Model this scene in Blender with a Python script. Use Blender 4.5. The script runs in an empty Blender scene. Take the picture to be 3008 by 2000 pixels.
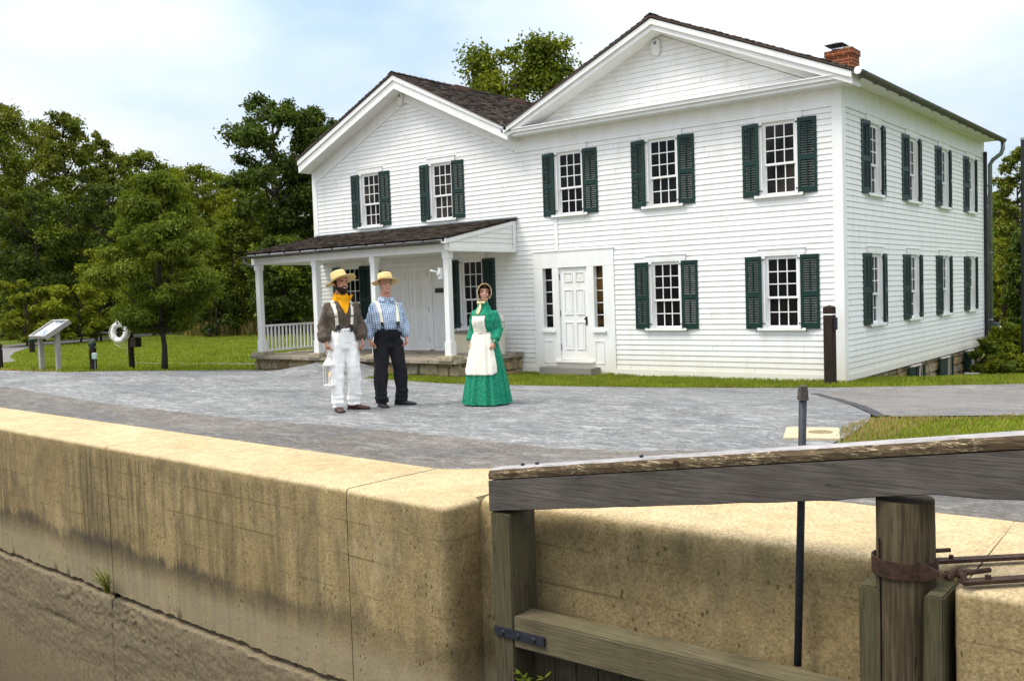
import bpy, bmesh, math, random
import numpy as np
from mathutils import Vector, Matrix, noise
from mathutils.bvhtree import BVHTree
random.seed(7); RNG = np.random.default_rng(11)
SC = bpy.context.scene
# ------------------------------------------------------------------ camera
FPX, PW, PH = 2794.2, 3008.0, 2000.0
CAM = Vector((5.9997, -17.1319, 1.8037))
def _basis(yaw, pit, roll):
    cy, sy = math.cos(yaw), math.sin(yaw)
    fwd = Vector((-sy*math.cos(pit), cy*math.cos(pit), math.sin(pit)))
    right = Vector((cy, sy, 0)); up = right.cross(fwd)
    return right*math.cos(roll)+up*math.sin(roll), up*math.cos(roll)-right*math.sin(roll), fwd
CR, CU, CF = _basis(math.radians(38.5635), math.radians(-2.9122), math.radians(-1.8905))
cd = bpy.data.cameras.new("camera"); cam = bpy.data.objects.new("camera", cd); SC.collection.objects.link(cam)
cd.sensor_width = 36.0; cd.sensor_fit = 'HORIZONTAL'; cd.lens = FPX/PW*36.0; cd.clip_start = .05; cd.clip_end = 2000
M = Matrix.Identity(4)
for i in range(3):
    M[i][0], M[i][1], M[i][2], M[i][3] = CR[i], CU[i], -CF[i], CAM[i]
cam.matrix_world = M
SC.camera = cam
# ------------------------------------------------------------------ light
SUN_DIR = Vector((-.34, -.42, .88)).normalized()
EL = math.asin(SUN_DIR.z); AZ = math.atan2(SUN_DIR.x, SUN_DIR.y)
SC.view_settings.view_transform = 'Standard'; SC.view_settings.look = 'None'
SC.view_settings.exposure = 0.62; SC.view_settings.gamma = 1.0
w = bpy.data.worlds.new("World"); SC.world = w; w.use_nodes = True
nt = w.node_tree; nt.nodes.clear()
def N(nt, typ, **kw):
    n = nt.nodes.new(typ)
    for k, v in kw.items():
        if k.startswith('i_'):
            key = k[2:]; n.inputs[int(key) if key.isdigit() else key].default_value = v
        else: setattr(n, k, v)
    return n
def LK(nt, a, b): nt.links.new(a, b)
out = N(nt, 'ShaderNodeOutputWorld'); bg = N(nt, 'ShaderNodeBackground'); bg.inputs[1].default_value = .1
sky = N(nt, 'ShaderNodeTexSky'); sky.sky_type = 'NISHITA'; sky.sun_disc = False
sky.sun_elevation = EL; sky.sun_rotation = AZ; sky.air_density = 1.0; sky.dust_density = 2.0
tc = N(nt, 'ShaderNodeTexCoord'); mp = N(nt, 'ShaderNodeMapping'); mp.inputs['Scale'].default_value = (1, 1, 2.6); mp.inputs['Location'].default_value = (.35, .2, .15)
LK(nt, tc.outputs['Generated'], mp.inputs[0])
nz = N(nt, 'ShaderNodeTexNoise'); nz.inputs['Scale'].default_value = 2.1; nz.inputs['Detail'].default_value = 7; nz.inputs['Roughness'].default_value = .52
LK(nt, mp.outputs[0], nz.inputs['Vector'])
rp = N(nt, 'ShaderNodeValToRGB'); rp.color_ramp.elements[0].position = .34; rp.color_ramp.elements[1].position = .72
rp.color_ramp.elements[0].color = (.16, .16, .16, 1); rp.color_ramp.elements[1].color = (.97, .97, .97, 1)
LK(nt, nz.outputs[0], rp.inputs[0])
sz = N(nt, 'ShaderNodeSeparateXYZ'); LK(nt, tc.outputs['Generated'], sz.inputs[0])
ov = N(nt, 'ShaderNodeMapRange'); ov.inputs[1].default_value = .28; ov.inputs[2].default_value = .6; ov.inputs[3].default_value = 0; ov.inputs[4].default_value = .92; LK(nt, sz.outputs[2], ov.inputs[0])
mxx = N(nt, 'ShaderNodeMath', operation='MAXIMUM'); LK(nt, rp.outputs[0], mxx.inputs[0]); LK(nt, ov.outputs[0], mxx.inputs[1])
mx = N(nt, 'ShaderNodeMixRGB'); LK(nt, mxx.outputs[0], mx.inputs[0])
hs = N(nt, 'ShaderNodeMixRGB', blend_type='MULTIPLY'); hs.inputs[0].default_value = 1; hs.inputs[2].default_value = (1.72, 1.84, 1.98, 1)
LK(nt, sky.outputs[0], hs.inputs[1])
LK(nt, hs.outputs[0], mx.inputs[1]); mx.inputs[2].default_value = (10.4, 10.5, 10.5, 1)
gr = N(nt, 'ShaderNodeMapRange'); gr.inputs[1].default_value = 0; gr.inputs[2].default_value = 1; gr.inputs[3].default_value = .52; gr.inputs[4].default_value = 1.70   # overcast: zenith brighter than horizon
LK(nt, sz.outputs[2], gr.inputs[0])
om = N(nt, 'ShaderNodeMixRGB', blend_type='MULTIPLY'); om.inputs[0].default_value = 1; LK(nt, mx.outputs[0], om.inputs[1]); LK(nt, gr.outputs[0], om.inputs[2])
LK(nt, om.outputs[0], bg.inputs[0]); LK(nt, bg.outputs[0], out.inputs[0])
sd = bpy.data.lights.new("sun", 'SUN'); sd.energy = 1.7; sd.angle = math.radians(18); sd.color = (1, .93, .82)
so = bpy.data.objects.new("sun", sd); SC.collection.objects.link(so); so.location = (0, -10, 30)
so.rotation_euler = SUN_DIR.to_track_quat('Z', 'Y').to_euler()
# ------------------------------------------------------------------ helpers
COL = SC.collection
def ss(t):
    t = min(1., max(0., t)); return t*t*(3-2*t)
def g(x, y):
    z = -.02+.32*ss((-.6-y)/6.4)
    z += .33*math.exp(-((x+10.7)/1.1)**2-((y+2.5)/1.3)**2)
    z += ss((-13.5-x)/3)*.012*max(0, y-2)
    if x > -.5 or (y > 11 and x > -14 - .55*(y-11)):
        d = (y-.3)*.86-(x-.3)*.5
        z += max(ss((x+.5)/.5), ss((y-11)/3))*(-1.45*ss((d-.3)/6))
    return z
VS = PW/2358.0
def spot(xv, depth):            # a place seen at column xv of the photograph, that many metres ahead
    p = ray(xv, 775)*depth+CAM
    return p.x, p.y
def ray(xv, yv):
    return CR*((xv*VS-PW/2)/FPX)-CU*((yv*VS-PH/2)/FPX)+CF
def ztop(xv, yv, depth): return (CAM+ray(xv, yv)*depth).z
class MB:
    def __init__(s): s.v = []; s.f = []; s.m = []
    def add(s, vs, fs, mi=0):
        b = len(s.v); s.v += [tuple(p) for p in vs]
        for f in fs: s.f.append(tuple(b+i for i in f)); s.m.append(mi)
        return s
    def quad(s, a, b, c, d, mi=0): return s.add([a, b, c, d], [(0, 1, 2, 3)], mi)
    def box(s, x0, x1, y0, y1, z0, z1, mi=0, mat=None, bev=0):
        P = [(x0,y0,z0),(x1,y0,z0),(x1,y1,z0),(x0,y1,z0),(x0,y0,z1),(x1,y0,z1),(x1,y1,z1),(x0,y1,z1)]
        F = [(0,3,2,1),(4,5,6,7),(0,1,5,4),(1,2,6,5),(2,3,7,6),(3,0,4,7)]
        if bev:
            bm = bmesh.new(); vs = [bm.verts.new(p) for p in P]
            for f in F: bm.faces.new([vs[i] for i in f])
            bmesh.ops.bevel(bm, geom=bm.edges[:], offset=bev, segments=2, affect='EDGES')
            bm.verts.index_update(); P = [v.co.copy() for v in bm.verts]; F = [tuple(v.index for v in f.verts) for f in bm.faces]; bm.free()
        if mat: P = [mat @ Vector(p) for p in P]
        return s.add(P, F, mi)
    def tube(s, pts, rad, n=8, cap=True, mi=0, sq=None, up=None):
        pts = [Vector(p) for p in pts]; k = len(pts)
        if not hasattr(rad, '__len__'): rad = [rad]*k
        vs = []; ref = Vector(up) if up else None
        for i in range(k):
            t = (pts[min(i+1, k-1)]-pts[max(i-1, 0)]).normalized()
            if ref is None or abs(ref.dot(t)) > .98: ref = Vector((0, 0, 1)) if abs(t.z) < .9 else Vector((1, 0, 0))
            a = t.cross(ref).normalized(); b = t.cross(a); ref = -b if ref.dot(b) < 0 else b
            q = sq[i] if sq else 1
            for j in range(n):
                th = 2*math.pi*j/n
                vs.append(pts[i]+a*(rad[i]*math.cos(th))+b*(rad[i]*q*math.sin(th)))
        fs = [(i*n+j, i*n+(j+1) % n, (i+1)*n+(j+1) % n, (i+1)*n+j) for i in range(k-1) for j in range(n)]
        if cap: fs += [tuple(range(n))[::-1], tuple((k-1)*n+j for j in range(n))]
        return s.add(vs, fs, mi)
    def rings(s, R, n=18, mi=0, cap=True, px=2.0):   # R: (cx, cy, cz, rx, ry)
        vs = []
        for cx, cy, cz, rx, ry in R:
            for j in range(n):
                th = 2*math.pi*j/n; c, q = math.cos(th), math.sin(th)
                if px != 2.0: c = math.copysign(abs(c)**(2/px), c); q = math.copysign(abs(q)**(2/px), q)
                vs.append((cx+rx*c, cy+ry*q, cz))
        k = len(R)
        fs = [(i*n+j, i*n+(j+1) % n, (i+1)*n+(j+1) % n, (i+1)*n+j) for i in range(k-1) for j in range(n)]
        if cap: fs += [tuple(range(n))[::-1], tuple((k-1)*n+j for j in range(n))]
        return s.add(vs, fs, mi)
    def ball(s, c, r, n=10, mi=0, sc=(1, 1, 1)):
        R = []
        for i in range(1, n):
            a = math.pi*i/n
            R.append((c[0], c[1], c[2]-r*sc[2]*math.cos(a), r*sc[0]*math.sin(a), r*sc[1]*math.sin(a)))
        return s.rings(R, n=2*n, mi=mi)
    def prism(s, poly, y0, y1, mi=0):        # poly in (x, z), extruded along y
        n = len(poly)
        vs = [(x, y0, z) for x, z in poly]+[(x, y1, z) for x, z in poly]
        fs = [tuple(range(n)), tuple(range(2*n-1, n-1, -1))]+[(i, i+n, (i+1) % n+n, (i+1) % n) for i in range(n)]
        return s.add(vs, fs, mi)
    def xf(s, mat): s.v = [tuple(mat @ Vector(p)) for p in s.v]; return s
    def build(s, name, mats, parent=None, smooth=False, world=False, fixn=True):
        me = bpy.data.meshes.new(name)
        off = Vector(parent.location) if (parent and world) else Vector((0, 0, 0))
        me.from_pydata([tuple(Vector(p)-off) for p in s.v], [], s.f)
        if not isinstance(mats, (list, tuple)): mats = [mats]
        for m in mats: me.materials.append(m)
        me.polygons.foreach_set('material_index', s.m)
        if fixn:
            bm = bmesh.new(); bm.from_mesh(me); bmesh.ops.recalc_face_normals(bm, faces=bm.faces[:]); bm.to_mesh(me); bm.free()
        if smooth: me.polygons.foreach_set('use_smooth', [True]*len(me.polygons))
        me.update()
        o = bpy.data.objects.new(name, me); COL.objects.link(o)
        if parent: o.parent = parent
        return o
def tag(o, label=None, cat=None, group=None, kind=None):
    if label: o['label'] = label
    if cat: o['category'] = cat
    if group: o['group'] = group
    if kind: o['kind'] = kind
    return o
def thing(name, label, cat, loc=(0, 0, 0), rz=0, group=None):
    o = bpy.data.objects.new(name, None); COL.objects.link(o); o.location = loc; o.rotation_euler = (0, 0, rz)
    o.empty_display_size = .2
    return tag(o, label, cat, group)
def kids(o): return [c for c in COL.objects if c.parent == o]
def copy_tree(o, parent=None):
    c = o.copy(); COL.objects.link(c); c.parent = parent
    for k in kids(o): copy_tree(k, c)
    return c
def remesh(mb, voxel, smooth_it=4, name='tmp'):
    """fuse overlapping lofts into one continuous surface; returns (verts, faces)"""
    o = mb.build(name, [], None)
    m = o.modifiers.new('r', 'REMESH'); m.mode = 'VOXEL'; m.voxel_size = voxel; m.adaptivity = 0
    if smooth_it:
        q = o.modifiers.new('s', 'SMOOTH'); q.factor = .5; q.iterations = smooth_it
    dg = bpy.context.evaluated_depsgraph_get(); dg.update()
    me = o.evaluated_get(dg).to_mesh()
    V = [v.co.copy() for v in me.vertices]; F = [tuple(p.vertices) for p in me.polygons]; NR = [v.normal.copy() for v in me.vertices]
    o.evaluated_get(dg).to_mesh_clear()
    d = o.data; bpy.data.objects.remove(o); bpy.data.meshes.remove(d)
    return V, F, NR
def mesh_obj(name, V, F, mats, parent=None, smooth=True):
    mb = MB(); mb.v = [tuple(v) for v in V]; mb.f = F; mb.m = [0]*len(F)
    return mb.build(name, mats, parent, smooth=smooth, fixn=False)
# ------------------------------------------------------------------ materials
def newmat(name, rough=.8, spec=.3, color=(.5, .5, .5)):
    m = bpy.data.materials.new(name); m.use_nodes = True
    b = m.node_tree.nodes['Principled BSDF']; b.inputs['Roughness'].default_value = rough
    b.inputs['Specular IOR Level'].default_value = spec; b.inputs['Base Color'].default_value = (*color, 1)
    return m, m.node_tree, b
def coord(nt, scale=(1, 1, 1), rot=(0, 0, 0), geo=False):
    if geo: s = N(nt, 'ShaderNodeNewGeometry').outputs['Position']
    else: s = N(nt, 'ShaderNodeTexCoord').outputs['Object']
    m = N(nt, 'ShaderNodeMapping'); m.inputs['Scale'].default_value = scale; m.inputs['Rotation'].default_value = rot
    LK(nt, s, m.inputs[0]); return m.outputs[0]
def noise_n(nt, vec, scale, detail=4, rough=.55, dist=0):
    n = N(nt, 'ShaderNodeTexNoise'); n.inputs['Scale'].default_value = scale; n.inputs['Detail'].default_value = detail
    n.inputs['Roughness'].default_value = rough; n.inputs['Distortion'].default_value = dist
    if vec is not None: LK(nt, vec, n.inputs['Vector'])
    return n.outputs[0]
def ramp(nt, fac, *st):
    r = N(nt, 'ShaderNodeValToRGB'); e = r.color_ramp.elements
    while len(e) < len(st): e.new(.5)
    for i, (p, c) in enumerate(st):
        e[i].position = p; e[i].color = (*c, 1) if hasattr(c, '__len__') else (c, c, c, 1)
    LK(nt, fac, r.inputs[0]); return r.outputs[0]
def mixc(nt, fac, a, b, mode='MIX'):
    m = N(nt, 'ShaderNodeMixRGB', blend_type=mode)
    for i, x in ((0, fac), (1, a), (2, b)):
        if hasattr(x, 'is_linked'): LK(nt, x, m.inputs[i])
        elif i == 0: m.inputs[0].default_value = x
        else: m.inputs[i].default_value = (*x, 1) if hasattr(x, '__len__') else (x, x, x, 1)
    return m.outputs[0]
def mth(nt, op, a, b=0.0, c=0.0):
    m = N(nt, 'ShaderNodeMath', operation=op)
    for i, x in enumerate((a, b, c)):
        if hasattr(x, 'is_linked'): LK(nt, x, m.inputs[i])
        else: m.inputs[i].default_value = x
    return m.outputs[0]
def bump(nt, b, h, strength=.3, dist=.01):
    n = N(nt, 'ShaderNodeBump'); n.inputs['Strength'].default_value = strength; n.inputs['Distance'].default_value = dist
    LK(nt, h, n.inputs['Height']); LK(nt, n.outputs[0], b.inputs['Normal'])
def simple(name, c, rough=.6, spec=.3, var=.15, scale=6, metal=0, bmp=0, geo=False):
    m, nt, b = newmat(name, rough, spec); b.inputs['Metallic'].default_value = metal
    n = noise_n(nt, coord(nt, geo=geo), scale, 5)
    lo = tuple(x*(1-var) for x in c); hi = tuple(min(1, x*(1+var)) for x in c)
    LK(nt, ramp(nt, n, (.3, lo), (.7, hi)), b.inputs['Base Color'])
    if bmp: bump(nt, b, n, bmp)
    return m
def white_paint(name, c=(.80, .80, .785), dirt=.045):
    m, nt, b = newmat(name, .5, .3)
    v = coord(nt, geo=True)
    n = noise_n(nt, coord(nt, (2, 2, .6), geo=True), 2.2, 6); f = noise_n(nt, v, 35, 3)
    a = ramp(nt, n, (.33, tuple(x*(1-dirt*1.6) for x in (c[0], c[1]*.99, c[2]*.94))), (.55, c))
    a = mixc(nt, .08, a, ramp(nt, f, (.35, .5), (.65, .95)), 'MULTIPLY')
    sp = noise_n(nt, coord(nt, (1.2, 1.2, 9), geo=True), 5, 8, .7)
    a = mixc(nt, ramp(nt, sp, (.66, 0), (.74, .35)), a, (.5, .49, .44))
    z = N(nt, 'ShaderNodeSeparateXYZ'); LK(nt, N(nt, 'ShaderNodeNewGeometry').outputs['Position'], z.inputs[0])
    lowm = mth(nt, 'MULTIPLY', mth(nt, 'SUBTRACT', 1, ramp(nt, z.outputs[2], (.05, 0), (.55, 1))), .55)
    a = mixc(nt, lowm, a, (.66, .60, .45))      # splash-back stain along the foot of the walls
    LK(nt, a, b.inputs['Base Color']); return m
M_WHITE = white_paint('white_paint'); M_TRIM = white_paint('white_trim', (.83, .83, .82), .04)
M_GREEN = simple('green_paint', (.0045, .027, .021), .4, .3, .25, 5)
M_SLAT = simple('green_slat_skylit', (.017, .034, .030), .4, .35, .25, 9)  # shutter green, greyed and lightened for the sky the slats reflect
M_DARKMETAL = simple('dark_metal', (.025, .027, .03), .5, .4, .3, 20, .3)
def glass_mat(name, tint):
    m, nt, b = newmat(name, .06, .12)
    n = noise_n(nt, coord(nt, geo=True), 1.3, 3)
    LK(nt, ramp(nt, n, (.4, (.002, .0025, .003)), (.70, tint)), b.inputs['Base Color'])
    bump(nt, b, noise_n(nt, coord(nt, geo=True), 2.5, 2), .12, .02); return m
M_GLASS = glass_mat('window_glass', (.012, .012, .012)); M_BLIND = glass_mat('window_glass_blind', (.05, .04, .035))
M_AMBER = glass_mat('sidelight_glass', (.16, .085, .02))
def wood(name, dark, lite, axis='x', moss=0, rough=.85, sc=1.0):
    m, nt, b = newmat(name, rough, .15)
    s = {'x': (1.6, 34, 34), 'y': (34, 1.6, 34), 'z': (34, 34, 1.6)}[axis]
    v = coord(nt, tuple(k*sc for k in s))
    n = noise_n(nt, v, 2.2, 8, .65, .6); n2 = noise_n(nt, coord(nt), 3.5, 5); ck = noise_n(nt, coord(nt, tuple(k*sc*1.6 for k in s)), 1.7, 3, .4)
    a = ramp(nt, n, (.28, dark), (.72, lite))
    a = mixc(nt, .55, a, ramp(nt, n2, (.3, .35), (.7, 1.0)), 'MULTIPLY')
    a = mixc(nt, ramp(nt, ck, (.285, .85), (.31, 0)), a, tuple(x*.2 for x in dark))
    if moss: a = mixc(nt, mth(nt, 'MULTIPLY', ramp(nt, noise_n(nt, coord(nt), 2.3, 5), (.4, 0), (.65, 1)), moss), a, (.10, .11, .035))
    LK(nt, a, b.inputs['Base Color']); bump(nt, b, n, .45, .012); return m
M_GATE = wood('weathered_timber', (.040, .034, .020), (.130, .108, .066), 'z', .22)
M_RAIL = wood('weathered_rail', (.080, .067, .038), (.20, .165, .100), 'x', .2)
M_BEAM = wood('grey_beam_timber', (.058, .050, .044), (.155, .135, .117), 'x', .05)
M_CAP = wood('silvered_plank', (.24, .225, .225), (.52, .50, .50), 'x', 0)
M_SPLINTER = wood('splintered_edge', (.028, .02, .012), (.30, .22, .11), 'x', 0, sc=.8)
M_HINGE = wood('hinge_timber', (.016, .011, .006), (.16, .122, .070), 'z', .04, sc=.7)
M_DARKPOST = wood('dark_brown_timber', (.018, .012, .009), (.05, .036, .026), 'z')
def splinter():
    m, nt, b = newmat('splintered_edge', .85, .2); v = coord(nt, (3.2, 40, 40), (0, .12, 0))
    n = noise_n(nt, v, 1.6, 8, .7, 1.2); big = noise_n(nt, coord(nt, (2.5, 1, 1)), 1.4, 4)
    a = ramp(nt, n, (.3, (.018, .012, .007)), (.55, (.10, .070, .038)), (.75, (.20, .15, .09)))
    f = noise_n(nt, coord(nt, (7, 60, 60), (0, .2, 0)), 1.5, 7, .7, 1.5)
    LK(nt, mixc(nt, mth(nt, 'MULTIPLY', ramp(nt, f, (.53, 0), (.62, 1)), ramp(nt, big, (.42, 0), (.58, .95))), a, (.62, .50, .30)), b.inputs['Base Color']); bump(nt, b, f, .6, .01); return m
M_SPLINTER = splinter()
M_RUST = simple('rusted_iron', (.046, .024, .015), .75, .3, .5, 25, .2, .3)
M_STEEL = simple('dark_steel', (.028, .033, .042), .55, .4, .3, 30, .4)
M_GALV = simple('grey_galvanised', (.22, .25, .26), .45, .4, .25, 8, .5)
def shingle_mat():
    m, nt, b = newmat('weathered_shingle', .9, .1)
    r = N(nt, 'ShaderNodeNewGeometry').outputs['Random Per Island']
    a = ramp(nt, r, (0, (.035, .028, .023)), (.5, (.085, .066, .052)), (1, (.15, .125, .105)))
    a = mixc(nt, .6, a, ramp(nt, noise_n(nt, coord(nt, (1, 1, 1)), 14, 5), (.3, .4), (.7, 1.)), 'MULTIPLY')
    LK(nt, a, b.inputs['Base Color']); return m
M_SHINGLE = shingle_mat()
def brick_mat():
    m, nt, b = newmat('red_brick', .85, .15)
    t = N(nt, 'ShaderNodeNewGeometry'); s = N(nt, 'ShaderNodeSeparateXYZ'); LK(nt, t.outputs['Position'], s.inputs[0])
    c = N(nt, 'ShaderNodeCombineXYZ'); LK(nt, mth(nt, 'ADD', s.outputs[0], s.outputs[1]), c.inputs[0]); LK(nt, s.outputs[2], c.inputs[1])
    k = N(nt, 'ShaderNodeTexBrick'); LK(nt, c.outputs[0], k.inputs['Vector'])
    for n_, v_ in (('Scale', 1), ('Mortar Size', .006), ('Brick Width', .21), ('Row Height', .068), ('Bias', -.1)): k.inputs[n_].default_value = v_
    k.inputs['Color1'].default_value = (.215, .058, .024, 1); k.inputs['Color2'].default_value = (.17, .04, .018, 1); k.inputs['Mortar'].default_value = (.42, .24, .13, 1)
    LK(nt, mixc(nt, .45, k.outputs[0], ramp(nt, noise_n(nt, t.outputs['Position'], 9, 5), (.3, .5), (.7, 1)), 'MULTIPLY'), b.inputs['Base Color'])
    bump(nt, b, k.outputs['Fac'], -.4, .01); return m
M_BRICK = brick_mat()
def stone_mat():
    m, nt, b = newmat('sandstone', .9, .1)
    r = N(nt, 'ShaderNodeNewGeometry').outputs['Random Per Island']
    a = ramp(nt, r, (0, (.26, .19, .105)), (.35, (.38, .31, .20)), (.7, (.42, .29, .135)), (1, (.30, .26, .19)))
    n = noise_n(nt, coord(nt, geo=True), 11, 7, .65)
    a = mixc(nt, .75, a, ramp(nt, n, (.28, .35), (.65, 1.05)), 'MULTIPLY')
    LK(nt, a, b.inputs['Base Color']); bump(nt, b, n, .6, .03); return m
M_STONE = stone_mat(); M_PED = simple('pedestal_sandstone', (.34, .29, .205), .9, .1, .3, 9, 0, .5, True); M_MORTAR = simple('lime_mortar', (.27, .22, .15), .95, .1, .35, 12, 0, .3)
M_FLAG = simple('flagstone', (.30, .26, .20), .9, .15, .3, 4, 0, .2)
M_STEP = simple('grey_granite', (.24, .22, .19), .85, .2, .25, 60, 0, .2)
def concrete_mat():
    m, nt, b = newmat('tan_concrete', .9, .15)
    P = N(nt, 'ShaderNodeNewGeometry').outputs['Position']
    s = N(nt, 'ShaderNodeSeparateXYZ'); LK(nt, P, s.inputs[0]); X, Y, Z = s.outputs
    fm = ramp(nt, mth(nt, 'SUBTRACT', .31, Z), (.012, 0), (.042, 1))     # overhead-light contrast painted in: face base colour darker than the coping
    big = noise_n(nt, P, 1.1, 6, .6); fine = noise_n(nt, P, 52, 4, .7); mid = noise_n(nt, P, 7, 6, .6)
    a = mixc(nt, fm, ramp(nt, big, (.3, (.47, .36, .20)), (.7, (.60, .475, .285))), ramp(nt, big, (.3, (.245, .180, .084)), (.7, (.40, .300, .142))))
    a = mixc(nt, .45, a, ramp(nt, mid, (.3, .55), (.65, 1.05)), 'MULTIPLY')
    a = mixc(nt, .6, a, ramp(nt, fine, (.34, .4), (.64, 1.3)), 'MULTIPLY')
    grit = noise_n(nt, P, 130, 3, .7)
    a = mixc(nt, .32, a, ramp(nt, grit, (.34, .3), (.64, 1.35)), 'MULTIPLY')
    blot = noise_n(nt, coord(nt, (1.6, 1.6, .8), geo=True), 1.9, 8, .68, .5)
    a = mixc(nt, mth(nt, 'MULTIPLY', mth(nt, 'MULTIPLY', ramp(nt, blot, (.50, 0), (.66, 1)), fm), .55), a, (.12, .098, .058))
    pale = noise_n(nt, coord(nt, (2.5, 2.5, 1), geo=True), 2.6, 8, .7)
    a = mixc(nt, mth(nt, 'MULTIPLY', mth(nt, 'MULTIPLY', ramp(nt, pale, (.55, 0), (.70, 1)), fm), .5), a, (.47, .37, .21))
    face = ramp(nt, mth(nt, 'SUBTRACT', .31, Z), (.04, 0), (.12, 1))
    # run-off streaks
    st = noise_n(nt, coord(nt, (13, 13, .8), geo=True), 1.0, 9, .68)
    wl = noise_n(nt, coord(nt, (.55, .55, .25), geo=True), 1.0, 3)
    left = ramp(nt, mth(nt, 'ADD', mth(nt, 'MULTIPLY', X, -.11), .25), (.1, .22), (.6, 1))
    sm = mth(nt, 'MULTIPLY', mth(nt, 'MULTIPLY', ramp(nt, st, (.44, 0), (.62, 1)), ramp(nt, wl, (.38, .1), (.58, 1))), mth(nt, 'MULTIPLY', left, face))
    a = mixc(nt, mth(nt, 'MULTIPLY', sm, .85), a, (.075, .060, .032))
    # old waterline, a dark ragged band
    wob = mth(nt, 'MULTIPLY', mth(nt, 'SUBTRACT', noise_n(nt, coord(nt, (2.0, 2.0, .35), geo=True), 1.4, 10, .74), .5), .80)
    zz = mth(nt, 'ADD', Z, wob)
    up = ramp(nt, mth(nt, 'ADD', zz, 1.0), (.24, 1), (.33, 0)); lo = ramp(nt, mth(nt, 'ADD', Z, 1.25), (.24, 0), (.5, 1))
    band = mth(nt, 'MULTIPLY', mth(nt, 'MULTIPLY', up, lo), ramp(nt, noise_n(nt, coord(nt, (.8, .8, .5), geo=True), 1.6, 5), (.25, .5), (.55, 1)))
    a = mixc(nt, mth(nt, 'MULTIPLY', band, mth(nt, 'ADD', .40, mth(nt, 'MULTIPLY', left, .52))), a, (.060, .050, .036))
    low = ramp(nt, mth(nt, 'ADD', Z, 1.5), (.5, 1), (.75, 0))
    a = mixc(nt, mth(nt, 'MULTIPLY', mth(nt, 'MULTIPLY', low, mth(nt, 'SUBTRACT', 1, band)), .6), a, mixc(nt, blot, (.24, .205, .13), (.36, .31, .205)))
    a = mixc(nt, ramp(nt, mth(nt, 'ADD', Z, 2.0), (.70, .85), (.715, 0)), a, mixc(nt, ramp(nt, noise_n(nt, P, 2.2, 7, .7), (.35, 0), (.65, 1)), mixc(nt, ramp(nt, noise_n(nt, P, 38, 5, .75), (.35, 0), (.62, 1)), (.075, .060, .034), (.235, .195, .125)), mixc(nt, ramp(nt, noise_n(nt, P, 45, 5, .75), (.35, 0), (.62, 1)), (.10, .074, .046), (.25, .195, .125))))
    # board-form lines
    for zf, wd in ((.06, .006), (-.21, .008), (-.50, .006)):
        d = mth(nt, 'ABSOLUTE', mth(nt, 'SUBTRACT', mth(nt, 'ADD', Z, mth(nt, 'MULTIPLY', mth(nt, 'SUBTRACT', mid, .5), .012)), zf))
        ln = mth(nt, 'MULTIPLY', mth(nt, 'LESS_THAN', d, wd), ramp(nt, noise_n(nt, P, 1.7, 4), (.42, 0), (.58, .65)))
        a = mixc(nt, ln, a, (.12, .085, .035))
    # air-bubble pits
    vo = N(nt, 'ShaderNodeTexVoronoi'); vo.inputs['Scale'].default_value = 19; LK(nt, coord(nt, (1, 1, .6), geo=True), vo.inputs['Vector'])
    pit = mth(nt, 'LESS_THAN', mth(nt, 'ADD', vo.outputs['Distance'], mth(nt, 'MULTIPLY', big, .0)), mth(nt, 'MULTIPLY', ramp(nt, noise_n(nt, P, 3, 3), (.34, 0), (.60, 1)), .205))
    pit = mth(nt, 'MULTIPLY', pit, face)
    a = mixc(nt, mth(nt, 'MULTIPLY', pit, .72), a, (.075, .052, .02))
    LK(nt, a, b.inputs['Base Color'])
    h = mth(nt, 'SUBTRACT', mth(nt, 'ADD', mth(nt, 'MULTIPLY', mid, .6), mth(nt, 'MULTIPLY', fine, .35)), mth(nt, 'MULTIPLY', pit, 1.2))
    bump(nt, b, h, .6, .02); return m
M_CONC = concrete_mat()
def asphalt(name, c0, c1, streak=0, warm=None):
    m, nt, b = newmat(name, .9, .15)
    P = N(nt, 'ShaderNodeNewGeometry').outputs['Position']
    fine = noise_n(nt, P, 34, 5, .75); big = noise_n(nt, P, .7, 5, .6); mid = noise_n(nt, P, 4, 6, .6)
    a = ramp(nt, big, (.3, c0), (.7, c1))
    a = mixc(nt, .85, a, ramp(nt, fine, (.32, .35), (.66, 1.35)), 'MULTIPLY')
    a = mixc(nt, .5, a, ramp(nt, mid, (.3, .55), (.7, 1.1)), 'MULTIPLY')
    if streak:
        for rz, sx, sy, s0 in ((-.55, 2.2, 7, 1.3), (.25, 2.5, 6, 1.0), (-1.15, 2, 8, 1.6), (-.2, 6, 9, 2.2)):
            t = noise_n(nt, coord(nt, (sx, sy, 1), (0, 0, rz), geo=True), s0, 10, .78, 1.1)
            a = mixc(nt, mth(nt, 'MULTIPLY', ramp(nt, t, (.52, 0), (.67, 1)), streak), a, (.52, .52, .52))
        dk = noise_n(nt, coord(nt, (.7, 1.6, 1), (0, 0, -.6), geo=True), .8, 8, .72)
        a = mixc(nt, mth(nt, 'MULTIPLY', ramp(nt, dk, (.48, 0), (.66, 1)), .6), a, (.085, .092, .10))
    LK(nt, a, b.inputs['Base Color']); bump(nt, b, fine, .5, .01); return m
M_ASPH = asphalt('worn_grey_asphalt', (.120, .123, .125), (.205, .206, .203), .55)
M_ASPH2 = asphalt('dark_asphalt', (.105, .092, .078), (.175, .155, .133), .25)
M_ASPH3 = asphalt('smooth_road_asphalt', (.17, .155, .145), (.235, .22, .205), .15)
M_SEAM = simple('tar_seam', (.05, .052, .055), .8, .2, .3, 8, geo=True)
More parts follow.
